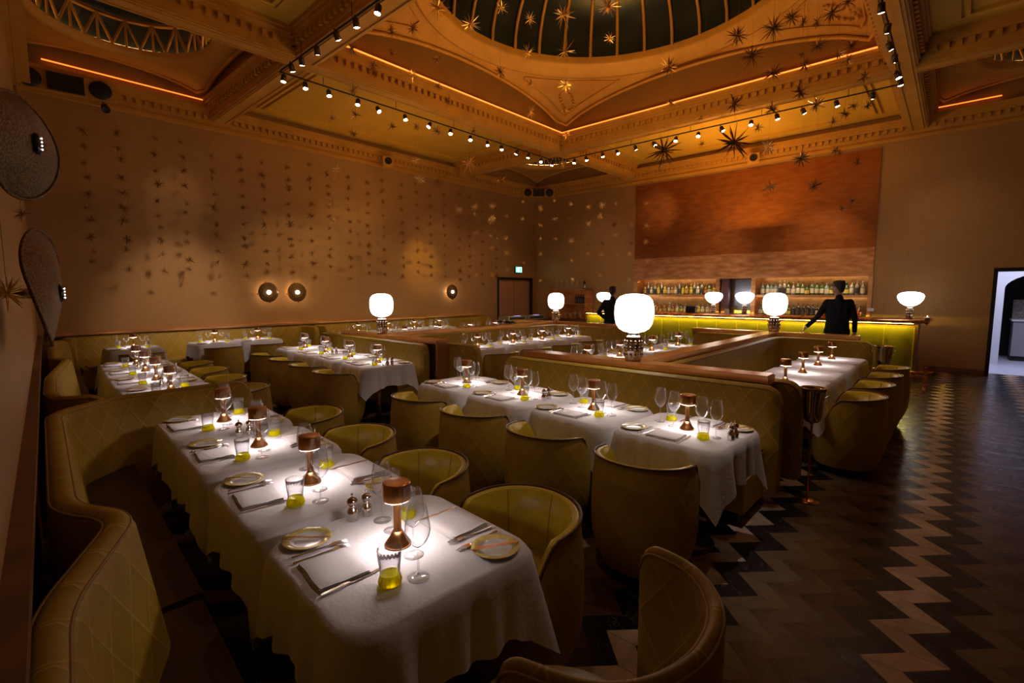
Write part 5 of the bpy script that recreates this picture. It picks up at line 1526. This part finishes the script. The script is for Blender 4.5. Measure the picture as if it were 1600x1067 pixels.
BLAB = ['small pale gold starburst, first from left in the row below the tracks', 'small dark gold starburst, second from left in the row below the tracks', 'small pale gold starburst, third from left in the row below the tracks', 'large dark gold starburst, ninth from left in the row at track height', 'large dark gold starburst, twelfth from left in the row at track height', 'large pale gold starburst, fourteenth from left in the row at track height', 'large dark gold starburst, sixteenth from left in the row at track height', 'large pale gold starburst, sixth from left in the row at track height', 'large pale gold starburst, ninth from left in the row at the dome ring', 'large pale gold starburst, seventh from left in the row at the dome glass', 'large pale gold starburst, sixth from left in the row at the dome glass', 'large pale gold starburst, eleventh from left in the row at the dome glass', 'large pale gold starburst, tenth from left in the row at the dome glass', 'large pale gold starburst, eighth from left in the row at the dome ring', 'small pale gold starburst, tenth from left in the row at the dome ring', 'small pale gold starburst, eighth from left in the row at the dome glass', 'small pale gold starburst, ninth from left in the row at the dome glass', 'large dark gold starburst, eleventh from left in the row at the dome ring', 'large dark gold starburst, thirteenth from left in the row at the dome glass', 'small dark gold starburst, fourteenth from left in the row at the dome glass', 'large dark gold starburst, twelfth from left in the row at the dome glass', 'large dark gold starburst, twelfth from left in the row at the dome ring', 'large dark gold starburst, seventeenth from left in the row at the dome glass', 'small dark gold starburst, sixteenth from left in the row at the dome glass', 'small dark gold starburst, fifteenth from left in the row at the dome glass', 'large dark gold starburst, eighteenth from left in the row at the dome glass', 'small dark gold starburst, nineteenth from left in the row at the dome ring', 'small dark gold starburst, sixteenth from left in the row at the dome ring', 'small dark gold starburst, fourteenth from left in the row at the dome ring', 'large dark gold starburst, thirteenth from left in the row at the dome ring', 'small dark gold starburst, fifteenth from left in the row at the dome ring', 'small dark gold starburst, seventeenth from left in the row at the dome ring', 'small dark gold starburst, eighteenth from left in the row at the dome ring', 'large dark gold starburst, eighteenth from left in the row by the cove line', 'large dark gold starburst, 21st from left in the row by the cove line', 'small dark gold starburst, twentieth from left in the row by the cove line', 'large dark gold starburst, 22nd from left in the row by the cove line', 'small dark gold starburst, seventeenth from left in the row by the cove line', 'small dark gold starburst, eleventh from left in the row at track height', 'small dark gold starburst, nineteenth from left in the row by the cove line', 'small dark gold starburst, twentieth from left in the row at the dome ring', 'small dark gold starburst, 25th from left in the row by the cove line', 'small dark gold starburst, 26th from left in the row by the cove line', 'small dark gold starburst, 24th from left in the row by the cove line', 'small dark gold starburst, 23rd from left in the row by the cove line', 'small pale gold starburst, thirteenth from left in the row at track height', 'large dark gold starburst, fifteenth from left in the row at track height', 'small dark gold starburst, seventeenth from left in the row at track height', 'small dark gold starburst, nineteenth from left in the row at track height', 'small dark gold starburst, 63rd from left in the row below the tracks', 'small dark gold starburst, 62nd from left in the row below the tracks', 'small dark gold starburst, eighteenth from left in the row at track height', 'large pale gold starburst, fourteenth from left in the row by the cove line', 'small dark gold starburst, thirteenth from left in the row by the cove line', 'small dark gold starburst, fifteenth from left in the row by the cove line', 'large pale gold starburst, eleventh from left in the row by the cove line', 'large dark gold starburst, seventh from left in the row at the dome ring', 'small dark gold starburst, twelfth from left in the row by the cove line', 'small dark gold starburst, second from left in the row at the dome glass', 'large dark gold starburst, third from left in the row at the dome glass', 'small dark gold starburst, fifth from left in the row at the dome glass', 'small dark gold starburst, fourth from left in the row at the dome glass', 'large dark gold starburst, first from left in the row at the dome ring', 'small dark gold starburst, first from left in the row at the dome glass', 'small dark gold starburst, sixth from left in the row at the dome ring', 'small dark gold starburst, eighth from left in the row by the cove line', 'small dark gold starburst, fourth from left in the row at the dome ring', 'small pale gold starburst, fifth from left in the row at the dome ring', 'large dark gold starburst, second from left in the row at the dome ring', 'small dark gold starburst, third from left in the row at the dome ring', 'large dark gold starburst, second from left in the row by the cove line', 'large dark gold starburst, fourth from left in the row by the cove line', 'large dark gold starburst, fifth from left in the row by the cove line', 'small dark gold starburst, third from left in the row by the cove line', 'small dark gold starburst, first from left in the row by the cove line', 'large dark gold starburst, seventh from left in the row by the cove line', 'small dark gold starburst, sixth from left in the row by the cove line', 'small dark gold starburst, ninth from left in the row by the cove line', 'small dark gold starburst, tenth from left in the row by the cove line', 'small pale gold starburst, third from left in the row at track height', 'large pale gold starburst, fourth from left in the row at track height', 'large dark gold starburst, fifth from left in the row at track height', 'large dark gold starburst, seventh from left in the row at track height', 'small pale gold starburst, sixth from left in the row below the tracks', 'small pale gold starburst, thirteenth from left in the row below the tracks', 'small pale gold starburst, seventeenth from left in the row below the tracks', 'small pale gold starburst, eighth from left in the row below the tracks', 'large dark gold starburst, eighth from left in the row at track height', 'small pale gold starburst, first from left in the row at track height', 'small pale gold starburst, fourth from left in the row below the tracks', 'small pale gold starburst, fifth from left in the row below the tracks', 'small pale gold starburst, second from left in the row at track height', 'small dark gold starburst, sixteenth from left in the row by the cove line', 'small dark gold starburst, tenth from left in the row at track height', 'small pale gold starburst, ninth from left in the row below the tracks', 'small pale gold starburst, tenth from left in the row below the tracks', 'small pale gold starburst, seventh from left in the row below the tracks', 'small pale gold starburst, eleventh from left in the row below the tracks', 'small pale gold starburst, fifteenth from left in the row below the tracks', 'small pale gold starburst, twelfth from left in the row below the tracks', 'small pale gold starburst, fourteenth from left in the row below the tracks', 'small pale gold starburst, sixteenth from left in the row below the tracks', 'small pale gold starburst, twentieth from left in the row below the tracks', 'small pale gold starburst, eighteenth from left in the row below the tracks', 'small pale gold starburst, nineteenth from left in the row below the tracks', 'small pale gold starburst, 21st from left in the row below the tracks', 'small pale gold starburst, 23rd from left in the row below the tracks', 'small pale gold starburst, 24th from left in the row below the tracks', 'small dark gold starburst, 22nd from left in the row below the tracks', 'small pale gold starburst, 25th from left in the row below the tracks', 'small pale gold starburst, 29th from left in the row below the tracks', 'small pale gold starburst, 26th from left in the row below the tracks', 'small pale gold starburst, 30th from left in the row below the tracks', 'small pale gold starburst, 27th from left in the row below the tracks', 'small pale gold starburst, 28th from left in the row below the tracks', 'small pale gold starburst, 31st from left in the row below the tracks', 'small pale gold starburst, 32nd from left in the row below the tracks', 'small pale gold starburst, 34th from left in the row below the tracks', 'small dark gold starburst, 33rd from left in the row below the tracks', 'small pale gold starburst, 36th from left in the row below the tracks', 'small dark gold starburst, 35th from left in the row below the tracks', 'small pale gold starburst, 37th from left in the row below the tracks', 'small pale gold starburst, 38th from left in the row below the tracks', 'small pale gold starburst, 39th from left in the row below the tracks', 'small pale gold starburst, 40th from left in the row below the tracks', 'small pale gold starburst, 43rd from left in the row below the tracks', 'small dark gold starburst, 41st from left in the row below the tracks', 'small pale gold starburst, 42nd from left in the row below the tracks', 'small pale gold starburst, 47th from left in the row below the tracks', 'small pale gold starburst, 44th from left in the row below the tracks', 'small dark gold starburst, 48th from left in the row below the tracks', 'small pale gold starburst, 46th from left in the row below the tracks', 'small pale gold starburst, 45th from left in the row below the tracks', 'small pale gold starburst, 50th from left in the row below the tracks', 'small dark gold starburst, 49th from left in the row below the tracks', 'small pale gold starburst, 51st from left in the row below the tracks', 'small pale gold starburst, 52nd from left in the row below the tracks', 'small dark gold starburst, 54th from left in the row below the tracks', 'small pale gold starburst, 56th from left in the row below the tracks', 'small dark gold starburst, 57th from left in the row below the tracks', 'small pale gold starburst, 55th from left in the row below the tracks', 'small pale gold starburst, 53rd from left in the row below the tracks', 'small pale gold starburst, 58th from left in the row below the tracks', 'small pale gold starburst, 60th from left in the row below the tracks', 'small pale gold starburst, 59th from left in the row below the tracks', 'small pale gold starburst, 61st from left in the row below the tracks']
for k, (x, y, z, s, kd) in enumerate(BIG):
    star(kd, x, y, z, s, max(.3, (5.3 if not (-7 < x < -1.1 and 3.8 < y < 9.4) else 6.0) - z) if k % 2 == 0 else .4, BLAB[k])

threads()

# ------------------------------------------------------------------ people
def body_from(parts, name, mat, parent, vox, smooth=4):
    b = MB()
    for p in parts:
        if p[0] == 'c': b.cap(*p[1:])
        else: b.ell(*p[1:])
    o = b.build(name, mat, parent)
    m = o.modifiers.new('Remesh', 'REMESH'); m.mode = 'VOXEL'; m.voxel_size = vox; m.use_smooth_shade = True
    s = o.modifiers.new('Smooth', 'SMOOTH'); s.iterations = smooth; s.factor = .5
    return o
def hand(parts, wrist, d, side, palm_n):
    """palm and five fingers; d = direction of the fingers, side = thumb direction"""
    w = Vector(wrist); d = Vector(d).normalized(); s = Vector(side).normalized(); n = Vector(palm_n).normalized()
    for k in range(4):
        o = s * (.030 - .020 * k)
        parts.append(('c', w + s * (.018 - .012 * k), w + d * .085 + o, .017, .012))
        L = [.068, .078, .072, .056][k]
        a = w + d * .085 + o; m_ = a + d * L * .5 + n * .012; e = m_ + d * L * .42 + n * .026
        parts.append(('c', a, m_, .0095, .0088)); parts.append(('c', m_, e, .0088, .0072))
    a = w + d * .025 + s * .025; m_ = a + d * .035 + s * .030 + n * .01; e = m_ + d * .032 + s * .008 + n * .012
    parts.append(('c', a, m_, .0125, .011)); parts.append(('c', m_, e, .011, .009))

def person(loc, rz, pose, label, H=1.8):
    """local frame: facing +y"""
    r = empty('person', loc, rz, label, 'person')
    k = H / 1.8
    def V(x, y, z): return Vector((x * k, y * k, z * k))
    hipL, hipR = V(-.095, 0, .92), V(.095, 0, .92)
    kneeL, kneeR = V(*pose['kneeL']), V(*pose['kneeR'])
    ankL, ankR = V(*pose['ankL']), V(*pose['ankR'])
    shL, shR = V(-.168, -.005, 1.445), V(.168, -.005, 1.445)
    elL, elR = V(*pose['elL']), V(*pose['elR'])
    wrL, wrR = V(*pose['wrL']), V(*pose['wrR'])
    neck, head = V(0, -.005, 1.50), V(*pose['head'])
    # skin body: one continuous figure
    B = []
    B += [('c', V(0, 0, .95), V(0, .0, 1.15), .13, .115), ('c', V(0, 0, 1.15), V(0, -.005, 1.38), .115, .125), ('c', V(-.12, -.005, 1.42), V(.12, -.005, 1.42), .07, .07)]
    B += [('c', neck - V(0, 0, .05), V(head.x / k * .6, head.y / k * .6 - .005, 1.60), .058, .052)]
    for hip, kn, an in ((hipL, kneeL, ankL), (hipR, kneeR, ankR)): B += [('c', hip, kn, .085, .055), ('c', kn, an, .053, .036), ('c', an, an + V(0, .13, -.04), .036, .03)]
    for sh, el, wr in ((shL, elL, wrL), (shR, elR, wrR)): B += [('c', sh, el, .052, .038), ('c', el, wr, .037, .026)]
    yaw = pose.get('yaw', 0)
    R3 = Matrix.Rotation(yaw, 3, 'Z')
    def Hd(x, y, z): return head + (R3 @ V(x, y, z))
    B += [('e', Hd(0, -.008, .025), (.074 * k, .092 * k, .098 * k), 20, 14, R3), ('e', Hd(0, .028, -.045), (.055 * k, .062 * k, .07 * k), 16, 10, R3)]
    B += [('c', Hd(0, .085, .012), Hd(0, .108, -.022), .010 * k, .015 * k)]                      # nose
    B += [('e', Hd(0, .082, -.055), (.024 * k, .012 * k, .008 * k), 10, 6, R3), ('e', Hd(0, .078, -.070), (.022 * k, .012 * k, .008 * k), 10, 6, R3), ('e', Hd(0, .068, -.098), (.022 * k, .018 * k, .018 * k), 10, 6, R3)]
    for s in (-1, 1):
        B += [('e', Hd(s * .076, -.004, -.005), (.010 * k, .018 * k, .030 * k), 8, 8, R3), ('e', Hd(s * .03, .072, .026), (.024 * k, .012 * k, .008 * k), 8, 6, R3)]
    hp = []
    fd = pose['hands']
    hand(hp, wrL, *fd[0]); hand(hp, wrR, *fd[1])
    B += hp
    body = body_from(B, 'body', M['skin'], r, .0085, 3)
    # eyes
    e = MB()
    for s in (-1, 1): e.ell(Hd(s * .031, .079, .008), (.012 * k, .010 * k, .010 * k), 10, 8, R3)
    e.build('eyes', P('eye_white', (.7, .68, .65), .2), body)
    e = MB()
    for s in (-1, 1): e.ell(Hd(s * .031, .0865, .008), (.006 * k, .005 * k, .006 * k), 8, 6, R3); e.tube([Hd(s * .014, .088, .032), Hd(s * .032, .086, .038), Hd(s * .05, .076, .030)], .004 * k, 5)
    e.build('irises_and_brows', M['hair'], body)
    # hair
    e = [('e', Hd(0, -.022, .040), (.083 * k, .098 * k, .096 * k), 18, 12, R3), ('e', Hd(0, .035, .092), (.062 * k, .060 * k, .038 * k), 14, 10, R3), ('e', Hd(0, -.06, -.012), (.062 * k, .045 * k, .070 * k), 14, 10, R3)]
    for q_ in range(9):
        a = q_ * .7; e.append(('e', Hd(.05 * cos(a), -.02 + .06 * sin(a), .10 + .012 * sin(q_ * 2.1)), (.028, .028, .02), 8, 6, R3))
    body_from(e, 'hair', M['hair'], body, .008, 2)
    # jacket
    J = [('c', V(-.05, .0, 1.16), V(-.05, .0, 1.02), .128, .135), ('c', V(.05, .0, 1.16), V(.05, .0, 1.02), .128, .135), ('c', V(-.05, 0, 1.0), V(-.055, -.005, .84), .135, .132), ('c', V(.05, 0, 1.0), V(.055, -.005, .84), .135, .132),
         ('c', V(-.07, -.005, 1.16), V(-.09, -.01, 1.36), .118, .112), ('c', V(.07, -.005, 1.16), V(.09, -.01, 1.36), .118, .112), ('c', V(-.135, -.008, 1.435), V(.135, -.008, 1.435), .062, .062),
         ('c', V(0, -.03, 1.46), V(0, -.035, 1.52), .075, .062), ('c', V(0, -.015, 1.10), V(0, -.02, 1.40), .125, .11), ('c', V(0, -.02, 1.0), V(0, -.015, .85), .12, .11)]
    for sh, el, wr in ((shL, elL, wrL), (shR, elR, wrR)):
        J += [('c', sh + V(0, 0, -.005), el, .062, .048), ('c', el, wr + (el - wr).normalized() * .035, .047, .038)]
    body_from(J, 'jacket', M['suit'], body, .012, 5)
    T = []
    for hip, kn, an in ((hipL, kneeL, ankL), (hipR, kneeR, ankR)): T += [('c', hip + V(0, 0, .02), kn, .108, .078), ('c', kn, an + V(0, 0, .0), .076, .060)]
    T += [('c', V(-.06, 0, .92), V(.06, 0, .92), .115, .115)]
    body_from(T, 'trousers', M['suit'], body, .012, 4)
    e = MB()
    for wr, el in ((wrL, elL), (wrR, elR)):
        d = (wr - el).normalized(); e.tube([wr - d * .045, wr - d * .008], .033, 12)
    e.build('shirt_cuffs', M['shirt'], body)
    e = MB(); e.lathe([(.060, 1.50), (.062, 1.545), (.055, 1.548)], 20, (0, -.012, 0)); e.build('shirt_collar', M['shirt'], body)
    for an in (ankL, ankR):
        s_ = []
        s_ += [('c', an + V(0, -.03, -.045), an + V(0, .16, -.055), .042, .034)]
        body_from(s_, 'shoe', M['blackgloss'], body, .01, 2)
    return r
MAN2 = dict(kneeL=(-.10, .10, .50), ankL=(-.09, .02, .085), kneeR=(.10, .02, .50), ankR=(.11, -.16, .10), elL=(-.30, -.05, 1.20), wrL=(-.47, .02, .99), elR=(.245, -.05, 1.17), wrR=(.27, .03, .91), head=(-.01, .025, 1.69), yaw=.75,
            hands=(((-.45, .25, -.75), (.2, .8, .3), (.6, .1, -.3)), ((.05, .15, -1), (-.3, .9, 0), (-.8, 0, 0))))
person((-1.53, 10.28, 0), radians(20), MAN2, 'person in a black suit walking before the bar, one arm held out', 1.83)
MAN1 = dict(kneeL=(-.10, .02, .50), ankL=(-.12, -.02, .085), kneeR=(.10, .02, .50), ankR=(.12, .0, .085), elL=(-.33, -.10, 1.20), wrL=(-.16, .10, 1.05), elR=(.30, .02, 1.20), wrR=(.16, .20, 1.08), head=(.01, .03, 1.68), yaw=-.5,
            hands=(((.6, .6, .0), (.2, -.2, 1), (.3, .8, 0)), ((-.6, .5, .1), (0, .1, 1), (.3, .8, 0))))
person((-5.90, 9.98, 0), radians(38), MAN1, 'person in a dark suit standing with back turned behind the middle rail, before the bar', 1.78)

# ------------------------------------------------------------------ lights
def spot(x, y, z, tx, ty, tz, e, col, ang, blend=.8, size=.03):
    L = bpy.data.lights.new('spot', 'SPOT'); L.energy = e; L.color = col; L.spot_size = radians(ang); L.spot_blend = blend; L.shadow_soft_size = size
    o = bpy.data.objects.new('spot', L); COL.objects.link(o); o.location = (x, y, z)
    d = Vector((tx - x, ty - y, tz - z)); o.rotation_euler = d.to_track_quat('-Z', 'Y').to_euler()
AMB = (1, .58, .22)
# wall washers (from the left track)
spot(-7.5, 3.3, 4.68, XW, 2.62, 1.25, 170, (1, .74, .60), 34, 1)
spot(-7.5, 3.9, 4.68, XW, 1.6, 1.1, 14, (1, .60, .34), 44, 1)
spot(-7.5, 3.5, 4.68, XW, 2.72, 3.3, 12, (1, .64, .42), 22, 1)
spot(-7.5, 5.4, 4.68, XW, 4.8, 1.5, 72, (1, .64, .30), 50, 1)
spot(-7.5, 6.6, 4.68, XW, 6.4, 2.0, 70, (1, .60, .22), 54, 1)
spot(-7.5, 7.6, 4.68, XW, 8.35, 2.35, 170, (1, .58, .06), 22, 1)
spot(-7.5, 8.4, 4.68, XW, 9.0, 2.0, 62, (1, .60, .28), 55, 1)
spot(-7.5, 9.4, 4.68, XW, 11.2, 1.9, 55, (1, .60, .32), 50, 1)
# bar wall
spot(-6.2, 9.92, 4.68, -6.5, YB, 3.9, 50, (1, .62, .30), 26, 1)
spot(-4.5, 9.92, 4.68, -4.9, YB, 2.25, 85, (1, .62, .30), 38, 1)
spot(-2.6, 9.92, 4.68, -2.4, YB, 2.25, 80, (1, .62, .30), 38, 1)
spot(-6.9, 9.92, 4.68, -8.6, YB, 2.2, 42, (1, .66, .42), 55, 1)
spot(-1.2, 9.92, 4.68, .1, YB, 2.2, 22, (1, .62, .36), 50, 1)
# tables and floor
for x, y, e in ((-1.25, 3.1, 20), (-2.4, 3.15, 20), (-3.5, 3.2, 20), (-1.4, .95, 8), (-2.9, 1.05, 8), (-5.8, 3.4, 28), (-7.4, 3.5, 28), (-5.8, 6.2, 22), (-5.8, 7.8, 22), (-3.4, 6.5, 20), (-6.5, 1.3, 20), (-9.9, 3.3, 18), (-9.9, 7.3, 20), (-1.2, 6.4, 10)):
    xs = -7.5 if x < -4.2 else -.82
    spot(xs, min(9.9, max(3.3, y + .3)), 4.68, x, y, .8, e * 3.0, (1, .84, .78), 30, 1)
spot(-.82, 8.2, 4.68, -.15, 6.2, 0, 16, (1, .72, .45), 26, 1)
spot(-.82, 9.0, 4.68, .0, 9.0, 0, 60, (1, .68, .46), 50, 1)
spot(-.82, 6.0, 4.68, -.1, 4.2, 0, 14, (1, .68, .46), 50, 1)
spot(-2.5, 3.25, 4.68, -.2, 1.6, .4, 4, (1, .66, .30), 50, 1)
spot(-1.0, .7, 4.7, -1.7, 2.6, .3, 17, (1, .66, .38), 48, 1)  # added fill away from any track, brightens the centre-row chair backs
spot(-3.0, .9, 4.7, -3.3, 2.7, .3, 15, (1, .66, .38), 44, 1)  # second added fill for the same chairs, no fixture above
spot(-6.2, 1.6, 4.7, -6.6, 3.0, .3, 16, (1, .66, .38), 44, 1)  # added fill of the same sort for the mid-left chair backs
spot(-.82, 4.4, 4.7, -.5, 5.6, .3, 14, (1, .70, .42), 46, 1)
spot(-4.2, 3.25, 4.7, -1.6, 4.1, .9, 16, (1, .70, .42), 34, 1)
spot(-4.2, 3.25, 4.7, -3.2, 4.1, .8, 14, (1, .70, .42), 34, 1)
# unseen area lights added to stand in for cove glow and room bounce
for x, y, e in ((-4.1, 6.6, 46), (-9.2, 6.6, 7), (-4.1, 11.6, 34), (-9.2, 1.9, 1.6), (-4.1, 2.0, 2.5)):
    L = bpy.data.lights.new('bounce_fill', 'AREA'); L.shape = 'DISK'; L.size = 1.6; L.energy = e; L.color = (1, .50, .10)
    o = bpy.data.objects.new('bounce_fill', L); COL.objects.link(o); o.location = (x, y, 3.2); o.rotation_euler = (pi, 0, 0)
# cool hall light beyond the doorway
L = bpy.data.lights.new('hall_light', 'AREA'); L.size = 1.0; L.energy = 26; L.color = (.72, .74, 1.0)
o = bpy.data.objects.new('hall_light', L); COL.objects.link(o); o.location = (1.2, YB + 1.0, 2.85)

w = bpy.data.worlds.new('World'); scn.world = w; w.use_nodes = True
w.node_tree.nodes['Background'].inputs[0].default_value = (.010, .008, .008, 1)
w.node_tree.nodes['Background'].inputs[1].default_value = 1.0

# ------------------------------------------------------------------ camera and view
cam = bpy.data.cameras.new('camera'); cam.sensor_width = 36; cam.lens = 36 * 762 / 1600; cam.clip_start = .02; cam.clip_end = 100
co = bpy.data.objects.new('camera', cam); COL.objects.link(co)
yaw, pit, rol = radians(42.2), radians(5.75), radians(-.1)
fw = Vector((-sin(yaw) * cos(pit), cos(yaw) * cos(pit), -sin(pit))); rt = Vector((cos(yaw), sin(yaw), 0)); up = rt.cross(fw)
rt2 = rt * cos(rol) + up * sin(rol); up2 = -rt * sin(rol) + up * cos(rol)
co.matrix_world = Matrix(((rt2.x, up2.x, -fw.x, 0), (rt2.y, up2.y, -fw.y, 0), (rt2.z, up2.z, -fw.z, 1.65), (0, 0, 0, 1)))
scn.camera = co
scn.view_settings.view_transform = 'Standard'; scn.view_settings.look = 'None'; scn.view_settings.gamma = 1; scn.view_settings.exposure = 1.0
scn.view_settings.use_curve_mapping = False
scn.cycles.max_bounces = 6; scn.cycles.transparent_max_bounces = 24; scn.cycles.diffuse_bounces = 3; scn.cycles.glossy_bounces = 3
scn.cycles.sample_clamp_indirect = 3.0; scn.cycles.caustics_reflective = False; scn.cycles.caustics_refractive = False
scn.cycles.use_denoising = True
